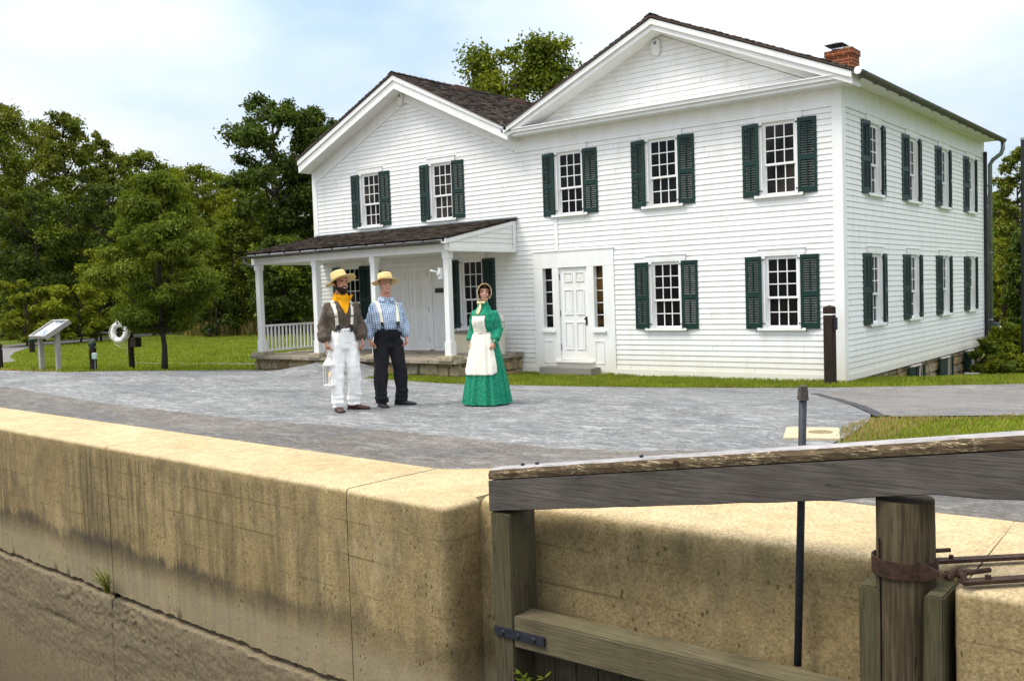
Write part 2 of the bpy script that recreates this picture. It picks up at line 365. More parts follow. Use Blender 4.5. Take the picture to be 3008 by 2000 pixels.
def ground_mat():
    m, nt, b = newmat('turf_soil', .95, .1)
    P = N(nt, 'ShaderNodeNewGeometry').outputs['Position']
    a = ramp(nt, noise_n(nt, P, .8, 6, .6), (.3, (.085, .125, .012)), (.7, (.14, .175, .02)))
    a = mixc(nt, .6, a, ramp(nt, noise_n(nt, P, 14, 5, .7), (.3, .4), (.7, 1.15)), 'MULTIPLY')
    LK(nt, a, b.inputs['Base Color']); return m
M_GROUND = ground_mat()
def leaf_mat(name, c0, c1, c2, trans=.3, dry=0, sc=.6):
    m = bpy.data.materials.new(name); m.use_nodes = True; nt = m.node_tree; nt.nodes.clear()
    o = N(nt, 'ShaderNodeOutputMaterial'); geo = N(nt, 'ShaderNodeNewGeometry')
    a = ramp(nt, geo.outputs['Random Per Island'], (0, c0), (.55, c1), (1, c2))
    a = mixc(nt, .6, a, ramp(nt, noise_n(nt, geo.outputs['Position'], sc, 4, .6), (.32, .45), (.68, 1.2)), 'MULTIPLY')
    d = N(nt, 'ShaderNodeBsdfDiffuse'); t = N(nt, 'ShaderNodeBsdfTranslucent'); gl = N(nt, 'ShaderNodeBsdfGlossy'); gl.inputs['Roughness'].default_value = .5
    LK(nt, a, d.inputs[0]); LK(nt, mixc(nt, 1, a, (1.25, 1.2, .5), 'MULTIPLY'), t.inputs[0]); gl.inputs[0].default_value = (.6, .65, .6, 1)
    x = N(nt, 'ShaderNodeMixShader'); x.inputs[0].default_value = trans; LK(nt, d.outputs[0], x.inputs[1]); LK(nt, t.outputs[0], x.inputs[2])
    y = N(nt, 'ShaderNodeMixShader'); y.inputs[0].default_value = .012; LK(nt, x.outputs[0], y.inputs[1]); LK(nt, gl.outputs[0], y.inputs[2])
    LK(nt, y.outputs[0], o.inputs[0]); return m
M_LEAF = leaf_mat('mid_green_leaf', (.080, .112, .010), (.125, .165, .016), (.19, .22, .026))
M_LEAFD = leaf_mat('dark_green_leaf', (.036, .062, .010), (.064, .098, .016), (.11, .14, .024))
M_LEAFY = leaf_mat('yellow_green_leaf', (.120, .150, .008), (.185, .215, .014), (.28, .29, .025))
M_LEAFO = leaf_mat('olive_leaf', (.090, .110, .012), (.145, .165, .020), (.22, .225, .04))
M_LEAFN = leaf_mat('young_tree_leaf', (.085, .125, .012), (.135, .185, .018), (.19, .235, .03), .4)
M_GRASS = leaf_mat('grass_blade', (.15, .205, .018), (.23, .285, .028), (.31, .35, .045), .25, sc=1.2)
M_DRY = leaf_mat('dry_grass_blade', (.34, .24, .085), (.46, .34, .15), (.20, .21, .05), .2)
M_MEADOW = leaf_mat('meadow_grass', (.11, .105, .03), (.19, .165, .06), (.10, .12, .025), .25)
M_BARK = wood('tree_bark', (.030, .024, .018), (.085, .072, .056), 'z')
# ------------------------------------------------------------------ ground, roads, water
def axis_pts(*segs):
    o = []
    for a, b, st in segs:
        n = max(1, int(round((b-a)/st))); o += [a+(b-a)*i/n for i in range(n)]
    return o+[segs[-1][1]]
def sheet(name, xs, ys, mat, dz, kind='structure'):
    mb = MB(); nx = len(xs)
    yy = lambda x, y: y-.05*min(0, x)*(1-ss((y+11.3)/6))
    mb.v = [(x, yy(x, y), g(x, yy(x, y))+dz) for y in ys for x in xs]
    mb.f = [(j*nx+i, j*nx+i+1, (j+1)*nx+i+1, (j+1)*nx+i) for j in range(len(ys)-1) for i in range(nx-1)]
    mb.m = [0]*len(mb.f)
    return tag(mb.build(name, mat, None, smooth=True, fixn=False), kind=kind)
sheet('ground', axis_pts((-300, -60, 12), (-60, -20, 1), (-20, 14, .4), (14, 60, 2), (60, 300, 12)),
      axis_pts((-11.3, 8, .4), (8, 30, 1), (30, 80, 3), (80, 400, 14)), M_GROUND, -.012)
def resample(P, n):
    P = [Vector((p[0], p[1], 0)) for p in P]; L = [0]
    for a, b in zip(P, P[1:]): L.append(L[-1]+(b-a).length)
    o = []
    for i in range(n+1):
        t = L[-1]*i/n; k = max(j for j in range(len(L)) if L[j] <= t+1e-9); k = min(k, len(P)-2)
        o.append(P[k].lerp(P[k+1], (t-L[k])/(L[k+1]-L[k])))
    return o
def ribbon(name, A, B, n, m, mat, dz, rag=0):
    a, b = resample(A, n), resample(B, n); mb = MB()
    for i in range(n+1):
        for j in range(m+1):
            p = a[i].lerp(b[i], j/m)
            if rag and j in (0, m):
                d = (b[i]-a[i]).normalized(); p = p+d*rag*(noise.noise((p.x*2.3, p.y*2.3, j))+.5*noise.noise((p.x*7, p.y*7, j)))
            mb.v.append((p.x, p.y, g(p.x, p.y)+dz))
    mb.f = [(i*(m+1)+j, i*(m+1)+j+1, (i+1)*(m+1)+j+1, (i+1)*(m+1)+j) for i in range(n) for j in range(m)]; mb.m = [0]*len(mb.f)
    o = mb.build(name, mat, None, smooth=True); return tag(o, kind='structure')
STRIP_T = [(-60, -8), (-30, -8.3), (-13.3, -8.95), (-7.6, -9.75), (-4.1, -9.92), (-1.7, -9.75), (-.06, -9.82), (2, -9.95)]
PLAZA_U = [(-60, -11.5), (-30, -8.3), (-25, -7.3), (-18.3, -6.8), (-15.6, -6.45), (-14.5, -4.6), (-14.3, -2.35), (-9.2, -2.3), (-8.35, -4.05), (-5.3, -4.6), (-2.8, -3.1), (-.3, -1.27), (.45, -.9)]
STRIP_B = [(-60, -9.0), (-30, -9.9), (-9, -11.05), (.3, -11.5), (3, -11.5), (9, -11.5)]
ribbon('plaza', PLAZA_U, [(-60, -11.8), (-30, -8.32), (-13.3, -8.95), (-7.6, -9.75), (-4.1, -9.92), (-1.7, -9.75), (-.06, -9.82), (1.0, -9.9), (2.9, -8.9), (2.62, -6.5), (1.92, -5.25), (.45, -2.74)], 120, 26, M_ASPH, .006, .05)
ribbon('plaza_edge', [(-60, -11.6), (-30, -8.3), (-13.3, -8.93), (-7.6, -9.73), (-4.1, -9.9), (-1.7, -9.73), (-.06, -9.8), (1.0, -9.88), (2.9, -8.88), (9, -8.9)], STRIP_B, 90, 8, M_ASPH2, .010, .03)
ribbon('road', [(.45, -.9), (1.26, -.36), (2.8, .58), (10, 5), (30, 16)], [(.40, -2.70), (1.25, -4.1), (2.66, -6.52), (3.9, -5.5), (12, 1.5), (32, 12)], 60, 12, M_ASPH3, .010, .04)
ribbon('tar_seam', [(.38, -2.6), (1.15, -3.9), (1.9, -5.2), (2.6, -6.5)], [(.50, -2.6), (1.30, -3.9), (2.05, -5.2), (2.72, -6.45)], 24, 2, M_SEAM, .014, .02)
ribbon('footpath', [(-20, -6.2), (-24.2, -4.2), (-25.6, -3.2), (-31, -1), (-34.7, .8), (-38, 2.8), (-39.9, 5.8), (-41, 8), (-43, 16)], [(-23, -7.2), (-27, -8), (-31, -6.5), (-36, -3.5), (-39.5, -.5), (-42, 2.2), (-43, 4.5), (-43.5, 8), (-46, 16)], 40, 4, M_ASPH3, .006, .05)
ribbon('side_path', [(-25, -3.3), (-21.6, -1.63), (-17.1, -.55), (-15.2, -.4)], [(-25.2, -2.95), (-21.6, -1.38), (-17.1, -.30), (-15.2, -.18)], 30, 2, M_ASPH3, .008, .03)
ribbon('far_path', [(-31, 31), (-7, 50), (17, 69)], [(-32, 32.6), (-8, 51.6), (16, 70.6)], 30, 2, simple('pale_gravel', (.55, .52, .47), .95, .1, .15, 3, geo=True), .02)
wm, wnt, wb = newmat('canal_water', .08, .5, (.02, .025, .015)); bump(wnt, wb, noise_n(wnt, coord(wnt, geo=True), 3, 3), .15, .02)
tag(MB().quad((-60, -16.8, -3), (30, -16.8, -3), (30, -11, -3), (-60, -11, -3)).build('water', wm), kind='structure')
tag(MB().box(-60, 30, -60, -16.95, -3.2, .28).build('bank', simple('near_bank', (.28, .24, .16), .95, .1, .2, 3)), kind='structure')
# ------------------------------------------------------------------ lock wall
lock = thing('lock_wall', 'long tan concrete lock wall with rounded coping and dark water stains across the foreground', 'wall', (0, -12, .3))
def wall_section(path, back, name, rough=True, R=.042):
    """path: list of (x, y) along the face; the coping reaches back to line y = back(x)"""
    P = resample(path, max(2, int(sum((Vector(b)-Vector(a)).length for a, b in zip(path, path[1:]))/(.03 if rough else .04))))
    n = len(P); prof = []   # (inward offset, z)
    for i in range(7):
        a = math.pi/2*i/6; prof.append((R-R*math.sin(a), .312-R+R*math.cos(a)))
    zs = [.312-R-.05*i for i in range(1, int(1.46/.05))]
    prof += [(0, z) for z in zs if z > -1.25]+[(0, -1.258), (.015, -1.270), (.07, -1.280), (.07, -1.312), (-.012, -1.322)]
    prof += [(-.022-.012*min(1, i/6), -1.33-.022*i) for i in range(0, 42)]+[(-.05, -2.4), (-.05, -3.1)]
    mb = MB(); m = len(prof)+1
    for i in range(n):
        t = (P[min(i+1, n-1)]-P[max(i-1, 0)]).normalized(); nin = Vector((-t.y, t.x, 0))
        bk = back(P[i].x, P[i].y); mb.v.append((bk[0], bk[1], .312))
        for o, z in prof:
            p = P[i]+nin*o
            q = Vector((p.x, p.y, z)); d = .0035*noise.noise(q*4)+.002*noise.noise(q*14)
            if z > .2: d += .006*noise.noise(q*2.2)
            if z < -1.28 and rough:
                rr = noise.noise((q.x*1.1, 3, q.z*5)); d += .003*noise.noise(q*6)+.006*noise.noise(q*19)+.010*noise.noise(q*41)+.010*noise.noise(q*77)+(.015*rr if rr > 0 else .006*rr)
            if -1.86 < z < -1.74 and rough: d -= .035*max(0, noise.noise((q.x*.9, 8, 0))+.15)*(1-abs(z+1.80)/.06)
            if -1.62 < z < -1.34 and rough: d += .022*noise.noise(q*26)*max(0, .4+noise.noise((q.x*.8, 2, q.z*3))*2)
            ledge = .035*noise.noise((q.x*1.9, 1, 0))+.022*noise.noise((q.x*8, 5, 0))+.012*noise.noise((q.x*23, 5, 0)) if -1.7 < z < -1.2 else 0
            mb.v.append((p.x-nin.x*d, p.y-nin.y*d, z+ledge))
    mb.f = [(i*m+j, i*m+j+1, (i+1)*m+j+1, (i+1)*m+j) for i in range(n-1) for j in range(m-1)]
    mb.f += [tuple(range(m)), tuple((n-1)*m+j for j in range(m))[::-1]]
    mb.m = [0]*len(mb.f)
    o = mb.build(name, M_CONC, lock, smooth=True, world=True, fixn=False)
    e = o.modifiers.new('e', 'EDGE_SPLIT'); e.split_angle = math.radians(50)
    return o
fy = lambda x: -12.07-.05*(x+2.2)
rear = lambda x, y: (x+.05, -11.21-.05*(x-.24))
G_ = .006
for x0, x1 in ((-24, -10.6), (-10.6+G_, -7.2), (-7.2+G_, -3.65-G_), (-3.65+G_, .36-.012)):
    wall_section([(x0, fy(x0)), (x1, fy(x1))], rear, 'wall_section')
M_JOINT = simple('dark_joint', (.035, .027, .014), .95, 0, .3, 20)
for xj, wj in ((.36, .018), (-3.65, .012)): MB().box(xj-wj, xj+wj, fy(xj)+.012, fy(xj)+.9, -2.6, .298).build('joint_filler', M_JOINT, lock, world=True)
# end block with rounded corner, then the gate recess, then the wall past the gate
def rear2(x, y):
    t = ss((x-.3)/.9); return (min(1.49, x+.05), -11.22+.42*t)
cx, cy, rr = 1.385, -12.175, .10
arc = [(cx+rr*math.sin(a), cy-rr*math.cos(a)) for a in [math.radians(3+ (82*i/8)) for i in range(9)]]
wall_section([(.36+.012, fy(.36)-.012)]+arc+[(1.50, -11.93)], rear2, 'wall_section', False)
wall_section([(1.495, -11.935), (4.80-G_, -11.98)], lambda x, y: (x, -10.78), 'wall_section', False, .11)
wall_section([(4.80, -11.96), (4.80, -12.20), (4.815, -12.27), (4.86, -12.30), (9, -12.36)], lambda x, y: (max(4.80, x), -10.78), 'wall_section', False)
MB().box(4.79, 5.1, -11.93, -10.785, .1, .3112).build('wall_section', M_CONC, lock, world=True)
# weeds rooted in the joint
def weed(name, label, loc, n, ln, spread, mat, droop=.4, leafw=.012, seed=1):
    r = random.Random(seed); mb = MB(); st = MB()
    for k in range(n):
        a = r.uniform(0, 2*math.pi); tilt = r.uniform(.1, spread); L_ = ln*r.uniform(.5, 1)
        d = Vector((math.cos(a)*tilt, -abs(math.sin(a))*tilt, 1)).normalized(); p = Vector((0, -.02, 0)); pts = [p.copy()]
        for i in range(6):
            p = p+d*L_/6; d = (d+Vector((0, -.05, -droop/6))).normalized(); pts.append(p.copy())
        st.tube(pts, [.0025]*6+[.001], 4)
        for q in pts[1:]:
            for s in range(3):
                b = r.uniform(0, 6.28); e = Vector((math.cos(b), math.sin(b), r.uniform(-.2, .5))).normalized()*leafw*r.uniform(2.2, 4.5); w_ = e.cross(Vector((0, 0, 1))).normalized()*leafw*.5
                mb.quad(q, q+e*.5+w_, q+e, q+e*.5-w_)
    t = thing(name, label, 'plant', loc)
    st.build('stem', mat, t); mb.build('foliage', mat, t, fixn=False); return t
weed('weed', 'feathery green weed sprouting from the vertical joint of the lock wall', (-3.66, -12.03, -1.27), 26, .36, .5, M_LEAFY, .5, .010, 4)
weed('weed', 'leafy weed growing at the foot of the lock gate below the rail', (2.22, -12.24, -.98), 14, .33, .5, M_LEAF, .6, .022, 9)
# ------------------------------------------------------------------ lock gate
gate = thing('lock_gate', 'weathered grey timber lock gate with heavy balance beam and round hinge post', 'lock gate', (3.2, -12.15, -3))
def tim(name, x0, x1, y0, y1, z0, z1, mat, bev=.008): return MB().box(x0, x1, y0, y1, z0, z1, bev=bev).build(name, mat, gate, world=True)
tim('mitre_post', 1.912, 2.078, -12.30, -12.02, -3, .335, M_GATE)
tim('rail', 2.080, 4.338, -12.30, -12.09, -.555, -.345, M_RAIL, .010)
for z in (-1.5, -2.5): tim('rail', 2.080, 4.356, -12.30, -12.09, z-.2, z, M_RAIL)
for i in range(13): tim('plank', 2.08+i*.174, 2.08+i*.174+.170, -12.085, -12.04, -3, -.556, M_GATE, .004)
# round hinge post with squared lower part
pm = MB()
zs = [-3+.25*i for i in range(15)]+[.69]
pm.rings([(4.548+.012*noise.noise((z, 0, 0)), -12.15, z, .146-.006*ss((z+1)/2)+.004*noise.noise((z*2, 5, 0)), .146) for z in zs], 28)
po = pm.build('hinge_post', M_HINGE, gate, smooth=True, world=True); po.modifiers.new('e', 'EDGE_SPLIT')
ck = MB().tube([(4.463+.006*noise.noise((z*3, 2, 1))-.004*z, -12.272+.002*z, z) for z in [-1+.1*i for i in range(16)]], .004, 5)
ck.build('post_crack', simple('dark_crack', (.015, .013, .01), .9, 0), gate, world=True)
q = MB().box(4.340, 4.69, -12.24, -12.0, -3, .235, bev=.012); q.build('post_cheek', M_GATE, gate, world=True)
# batten standing in the hollow quoin beside the post
MB().box(4.69, 4.778, -12.325, -12.05, -3, .262, bev=.008).build('quoin_batten', M_GATE, gate, world=True)
# balance beam: tilted timber with a silvered cap plank
bm_ = MB(); B0, B1 = 1.905, 9.0
xs = [B0+(B1-B0)*i/70 for i in range(71)]
UB = [(1.9, .336), (1.93, .34), (3.77, .603), (4.22, .667), (4.46, .715), (4.74, .753), (4.95, .757), (5.12, .767), (9.1, 1.2)]
def under(x): return float(np.interp(x, [p[0] for p in UB], [p[1] for p in UB]))+.005*noise.noise((x*5, 1, 0))+.004*noise.noise((x*19, 2, 0))
vs = []
for x in xs:
    zt = .548+(x-1.93)*.142+.0; zb = under(x)
    vs += [(x, -12.30, zb+.006), (x, -12.288, zb), (x, -12.09, zb+.01), (x, -12.085, zb+.02), (x, -12.085, zt), (x, -12.30, zt)]
F_ = [(i*6+j, i*6+(j+1) % 6, (i+1)*6+(j+1) % 6, (i+1)*6+j) for i in range(70) for j in range(6)]+[tuple(range(6))[::-1], tuple(70*6+j for j in range(6))]
bm_.add(vs, F_); bo = bm_.build('balance_beam', M_BEAM, gate, world=True)
cp = MB(); vs = []
for x in xs:
    zb = .556+(x-1.93)*.142; zt = zb+.072; e = .007*noise.noise((x*6, 7, 0))+.004*noise.noise((x*21, 1, 3)); k = .006*noise.noise((x*9, 3, 1))
    vs += [(x, -12.295, zb), (x, -12.30+e, zb+.035), (x, -12.285+e, zt-.010+k), (x, -12.262+e, zt), (x, -12.155, zt-.004), (x, -12.14, zt-.02), (x, -12.14, zb)]
cp.add(vs, [(i*7+j, i*7+(j+1) % 7, (i+1)*7+(j+1) % 7, (i+1)*7+j) for i in range(70) for j in range(7)]+[tuple(range(7))[::-1], tuple(70*7+j for j in range(7))])
for i, f in enumerate(cp.f): cp.m[i] = 1 if (len(f) == 4 and i % 7 in (0, 1)) else 0
co = cp.build('cap_plank', [M_CAP, M_SPLINTER], gate, world=True)
bl = MB()
for x in (2.14, 2.26, 3.05): MB().tube([(x, -12.22, .62+(x-1.93)*.142), (x, -12.22, .642+(x-1.93)*.142)], .013, 8).build('bolt', M_STEEL, gate, world=True)
so_ = MB()
so_.tube([(3.33, -12.302, .79), (3.33, -12.306, .79)], .018, 10); so_.build('bolt', M_RUST, gate, world=True)
hp = MB().box(1.925, 2.345, -12.318, -12.302, -.495, -.432, bev=.004); hp.build('iron_plate', M_STEEL, gate, world=True)
for x in (2.0, 2.13, 2.26):
    MB().tube([(x, -12.318, -.464), (x, -12.332, -.464)], [.018, .012], 8).build('bolt', M_STEEL, gate, world=True)
# iron collar, its bolt and the anchor straps on the coping
cl = MB(); vs = []; n = 40
for i in range(n+1):
    a = math.radians(-190+ (205*i/n)); zc = .352
    for r_, dz in ((.149, -.043), (.160, -.043), (.160, .043), (.149, .043)): vs.append((4.548+r_*math.cos(a), -12.15+r_*math.sin(a), zc+dz))
cl.add(vs, [(i*4+j, i*4+(j+1) % 4, (i+1)*4+(j+1) % 4, (i+1)*4+j) for i in range(n) for j in range(4)])
vs = []
for t_, hw in ((0, .043), (.06, .043), (.085, .03), (.11, .012)):
    for y_, s_ in ((-12.282, -1), (-12.270, -1), (-12.270, 1), (-12.282, 1)): vs.append((4.60+t_*1.25, y_+.25*t_, .352+s_*hw))
cl.add(vs, [(i*4+j, i*4+(j+1) % 4, (i+1)*4+(j+1) % 4, (i+1)*4+j) for i in range(3) for j in range(4)])
cl.build('iron_collar', M_RUST, gate, world=True)
nb = MB().tube([(4.76, -12.268, .352), (4.93, -12.07, .36)], .013, 10)
nb.tube([(4.775, -12.25, .352), (4.79, -12.233, .352)], .026, 6).tube([(4.82, -12.198, .353), (4.835, -12.18, .353)], .027, 6)
nb.build('collar_bolt', M_RUST, gate, world=True)
def strap(p, ang, L): return MB().box(0, L, -.032, .032, .335, .353, bev=.003).xf(Matrix.Translation((*p, 0)) @ Matrix.Rotation(ang, 4, 'Z'))
st = strap((4.85, -12.30), .765, 2.2)
st.tube([(4.80, -12.285, .35), (4.812, -12.275, .385), (4.83, -12.26, .398), (4.85, -12.275, .375), (4.87, -12.28, .345)], .015, 8)
st.tube([(4.95, -12.205, .352), (4.95, -12.205, .372)], .014, 8)
st.build('anchor_strap', M_RUST, gate, world=True)
st = strap((4.60, -12.05), .735, 2.2)
st.tube([(4.72, -11.942, .352), (4.72, -11.942, .372)], .012, 8).tube([(4.58, -11.90, .36), (4.682, -11.808, .362)], .012, 8)
st.build('anchor_strap', M_RUST, gate, world=True)
# sluice rod behind the beam
rod = MB().tube([(3.935, -12.06, -.345), (3.965, -12.05, .5), (3.986, -12.045, 1.16)], .0215, 12)
rod.build('sluice_rod', M_STEEL, gate, smooth=True, world=True)
MB().tube([(3.9855, -12.045, 1.155), (3.988, -12.045, 1.235)], [.034, .026], 4).build('rod_cap', M_BEAM, gate, world=True)
# inset square pad with its anchor socket
pad = thing('concrete_pad', 'small square tan concrete slab with a round socket set in the asphalt', 'slab', (2.48, -8.02, .3))
MB().box(-.26, .26, -.36, .36, -.05, .026, bev=.006).build('slab', simple('pad_concrete', (.46, .385, .26), .9, .1, .12, 9, 0, .2), pad)
MB().rings([(.08, .03, .024, .12, .12), (.08, .03, .030, .115, .115)], 24).build('socket_lid', simple('socket_rust', (.20, .155, .085), .8, .2, .3, 12), pad)
pad.rotation_euler = (0, 0, .35)
# ------------------------------------------------------------------ the house
house = thing('house', 'white clapboard house of two gabled wings with dark green shutters and a front porch', 'house', (0, 0, 0))
XJ, XL, DEP = -7.4, -14.39, 10.8
FRONT = lambda u, o, z: (u, -o, z)
SIDE = lambda u, o, z: (o, u, z)
EXPO = .1052
def clap(mb, xl, xr, z0, z1, holes, mp, seed=0):
    r = random.Random(seed); n = int(math.ceil((z1-z0)/EXPO))
    joints = [sorted(r.uniform(-15, 11) for _ in range(7)) for _ in range(n)]
    for k in range(n):
        za = z0+k*EXPO; zb = min(za+EXPO, z1); zg = zb-.008
        off = lambda z: .020-.013*(z-za)/EXPO
        cuts = sorted({za, zg, zb} | {h for H in holes for h in H[2:4] if za < h < zb})
        for a, b in zip(cuts, cuts[1:]):
            zm = (a+b)/2; iv = [(xl(a), xl(b), xr(a), xr(b))]
            if xr(a) <= xl(a): continue
            for h0, h1, hz0, hz1 in holes:
                if hz0 < zm < hz1:
                    nv = []
                    for la, lb, ra, rb in iv:
                        if h0 > la and h0 < ra: nv.append((la, lb, h0, h0))
                        if h1 < ra and h1 > la: nv.append((h1, h1, ra, rb))
                        if h1 <= la or h0 >= ra: nv.append((la, lb, ra, rb))
                    iv = nv
            gro = a >= zg-1e-6
            oa, ob = (0, 0) if gro else (off(a), off(b))
            brd = []
            for la, lb, ra, rb in iv:
                c0, d0 = la, lb
                for q in joints[k]:
                    if la+.1 < q < ra-.1 and lb+.1 < q < rb-.1: brd.append((c0, d0, q-.0015, q-.0015)); c0 = d0 = q+.0015
                brd.append((c0, d0, ra, rb))
            for la, lb, ra, rb in brd:
                jo = 0 if gro else .003*noise.noise((k*3.7, round((la+ra)*2)*1.3, seed)); 
                oa, ob = (0, 0) if gro else (off(a)+jo, off(b)+jo)
                if rb < lb: m_ = (lb+rb)/2; lb = rb = m_
                mb.quad(mp(la, oa, a), mp(ra, oa, a), mp(rb, ob, b), mp(lb, ob, b))
                if abs(a-za) < 1e-6: mb.quad(mp(la, oa, a), mp(ra, oa, a), mp(ra, 0, a-.0005), mp(la, 0, a-.0005))
                if not gro and abs(b-zg) < 1e-6: mb.quad(mp(lb, ob, b), mp(rb, ob, b), mp(rb, 0, b), mp(lb, 0, b))
def wpart(mb, name, mat, parent=None, **k): return mb.build(name, mat, parent or house, **k)
# ---- windows
GW, HW = .2825, .34
def win_proto(H, glass, name='window'):
    f = MB()
    f.box(-.45, -.322, -.034, .02, -.068, H+.075); f.box(.322, .45, -.034, .02, -.068, H+.075)
    f.box(-.322, .322, -.034, .02, H+.045, H+.075)
    f.box(-.46, .46, -.036, .02, H+.077, H+.168); f.box(-.475, .475, -.052, .02, H+.169, H+.185)
    f.box(-.322, -.30, .0201, .115, -.068, H+.045); f.box(.30, .322, .0201, .115, -.068, H+.045); f.box(-.30, .30, .0201, .115, H+.02, H+.045)
    fr = f.build(name, M_TRIM, house)
    s = MB().box(-.475, .475, -.085, .11, -.118, -.069); s.build('sill', M_TRIM, fr)
    def sash(z0, z1, rows, y):
        b = MB(); t = .040
        b.box(-.3, -GW+.012, y, y+.03, z0, z1); b.box(GW-.012, .3, y, y+.03, z0, z1)
        b.box(-GW+.012, GW-.012, y, y+.03, z0, z0+t); b.box(-GW+.012, GW-.012, y, y+.03, z1-t, z1)
        w2 = 2*(GW-.012)
        for i in (1, 2):
            x = -GW+.012+w2*i/3; b.box(x-.009, x+.009, y+.004, y+.026, z0+t, z1-t)
        h = (z1-z0-2*t)
        for i in range(1, rows):
            z = z0+t+h*i/rows; b.box(-GW+.012, GW-.012, y+.005, y+.025, z-.009, z+.009)
        return b
    zr = H*.392
    sash(zr-.005, H+.02, 3, .022).build('sash', M_TRIM, fr)
    sash(-.069, zr+.03, 2, .054).build('sash', M_TRIM, fr)
    MB().quad((-.3, .072, -.069), (.3, .072, -.069), (.3, .072, zr), (-.3, .072, zr)).quad((-.3, .040, zr), (.3, .040, zr), (.3, .040, H+.02), (-.3, .040, H+.02)).build('pane', glass, fr)
    sw, z0, z1 = .343, -.085, H+.045
    for sg in (-1, 1):
        b = MB(); T = .016
        b.box(0, .052, -T, T, z0, z1); b.box(sw-.052, sw, -T, T, z0, z1)
        zm = z0+(z1-z0)*.47
        for a, c in ((z0, z0+.10), (zm-.045, zm+.045), (z1-.075, z1)): b.box(.052, sw-.052, -T+.001, T-.001, a, c)
        for a, c in ((z0+.10, zm-.045), (zm+.045, z1-.075)):
            n = int(round((c-a)/.044))
            for i in range(n):
                z = a+(c-a)*(i+.5)/n; d = .026
                b.add([(.052, -T+.004, z-d*.75), (sw-.052, -T+.004, z-d*.75), (sw-.052, T-.004, z+d*.55), (.052, T-.004, z+d*.55),
                       (.052, -T+.004, z-d*.75+.007), (sw-.052, -T+.004, z-d*.75+.007), (sw-.052, T-.004, z+d*.55+.007), (.052, T-.004, z+d*.55+.007)],
                      [(0, 3, 2, 1), (4, 5, 6, 7), (0, 1, 5, 4), (2, 3, 7, 6)], 1)
            b.box(sw/2-.008, sw/2+.008, -T-.006, -T+.003, a+.03, c-.03)
        b.box(.05, sw-.05, T-.004, T-.001, z0+.02, z1-.02)
        for hz in (z0+.10, z1-.06):      # hinge pins
            b.tube([(-.05, .045, hz), (-.012, .0, hz), (.03, -.004, hz)], .010, 6)
        b.tube([(sw*.3, -T, z0-.02), (sw*.3, -T-.012, z0-.05)], .01, 6)
        ang = math.radians(9.5)
        b.xf(Matrix.Translation((sg*.382, -.072, 0)) @ (Matrix.Scale(-1, 4, (1, 0, 0)) if sg < 0 else Matrix.Identity(4)) @ Matrix.Rotation(ang, 4, 'Z'))
        b.build('shutter', [M_GREEN, M_SLAT], fr)
    return fr
H1, HP = 1.237, 1.51
holesF, holesL, holesS = [], [], []
def put(src, first, x, z, side=False, blind=False):
    o = src if first else copy_tree(src, house)
    if not first: o.name = 'window'
    o.location = (.0, x, z) if side else (x, 0, z); o.rotation_euler = (0, 0, math.pi/2 if side else 0)
    return o
wp = win_proto(H1, M_GLASS)
def blinds(o):
    for c in kids(o):
        if c.name.startswith('pane'): c.data = c.data.copy(); c.data.materials[0] = M_BLIND
first = True
for x, z in ((-3.60, 1.037), (-1.145, 1.037), (-5.90, 3.527), (-3.615, 3.527), (-1.155, 3.527), (-12.15, 3.69), (-9.66, 3.69)):
    o = put(wp, first, x, z); first = False
    (holesF if x > XJ else holesL).append((x-HW, x+HW, z-.07, z+H1+.08))
    if x == -1.155 or x < XJ: blinds(o)
for y in (1.75, 4.26, 6.77, 9.33):
    for z in (1.037, 3.527):
        o = put(wp, False, y, z, True); holesS.append((y-HW, y+HW, z-.07, z+H1+.08))
wq = win_proto(HP, M_GLASS)
for i, x in enumerate((-8.80, -13.02)):
    put(wq, i == 0, x, 1.05); holesL.append((x-HW, x+HW, .98, 1.05+HP+.08))
# ---- clapboard walls
CASE = (-6.955, -4.83)
holesF.append((CASE[0]+.02, CASE[1]-.02, 0, 2.68)); holesF.append((-6.36, -6.25, 2.6, 3.42))
mb = MB(); clap(mb, lambda z: XJ, lambda z: -.155, .10, 4.93, holesF, FRONT)
wpart(mb, 'front_wall', M_WHITE)
mb = MB(); holesL.append((-11.80, -10.10, .3, 2.62))
za, sl, sr = 6.56, .468, .47
lx = lambda z: max(-14.24, -10.76-(za-z)/sl); rx = lambda z: min(XJ, -10.76+(za-z)/sr)
clap(mb, lx, rx, .10, za-.02, holesL, FRONT); wpart(mb, 'wing_wall', M_WHITE)
mb = MB(); clap(mb, lambda z: .155, lambda z: DEP-.12, .10, 4.93, holesS, SIDE); wpart(mb, 'side_wall', M_WHITE)
mb = MB(); clap(mb, lambda z: -3.66-(6.87-z)/.455, lambda z: -3.66+(6.87-z)/.455, 5.46, 6.85, [], FRONT); wpart(mb, 'gable_wall', M_WHITE)
core = MB()      # solid core behind the boards: blocks light, carries the window reveals
core.box(XJ, -.12, .12, DEP-.02, .03, 5.3); core.box(XL+.02, XJ, .12, DEP-.02, .03, 5.2)
core.prism([(-7.1, 5.31), (-.2, 5.31), (-3.6, 6.9)], .12, DEP-.02); core.prism([(XL+.02, 5.21), (XJ-.01, 5.21), (-10.76, 6.95)], .12, DEP-.02)
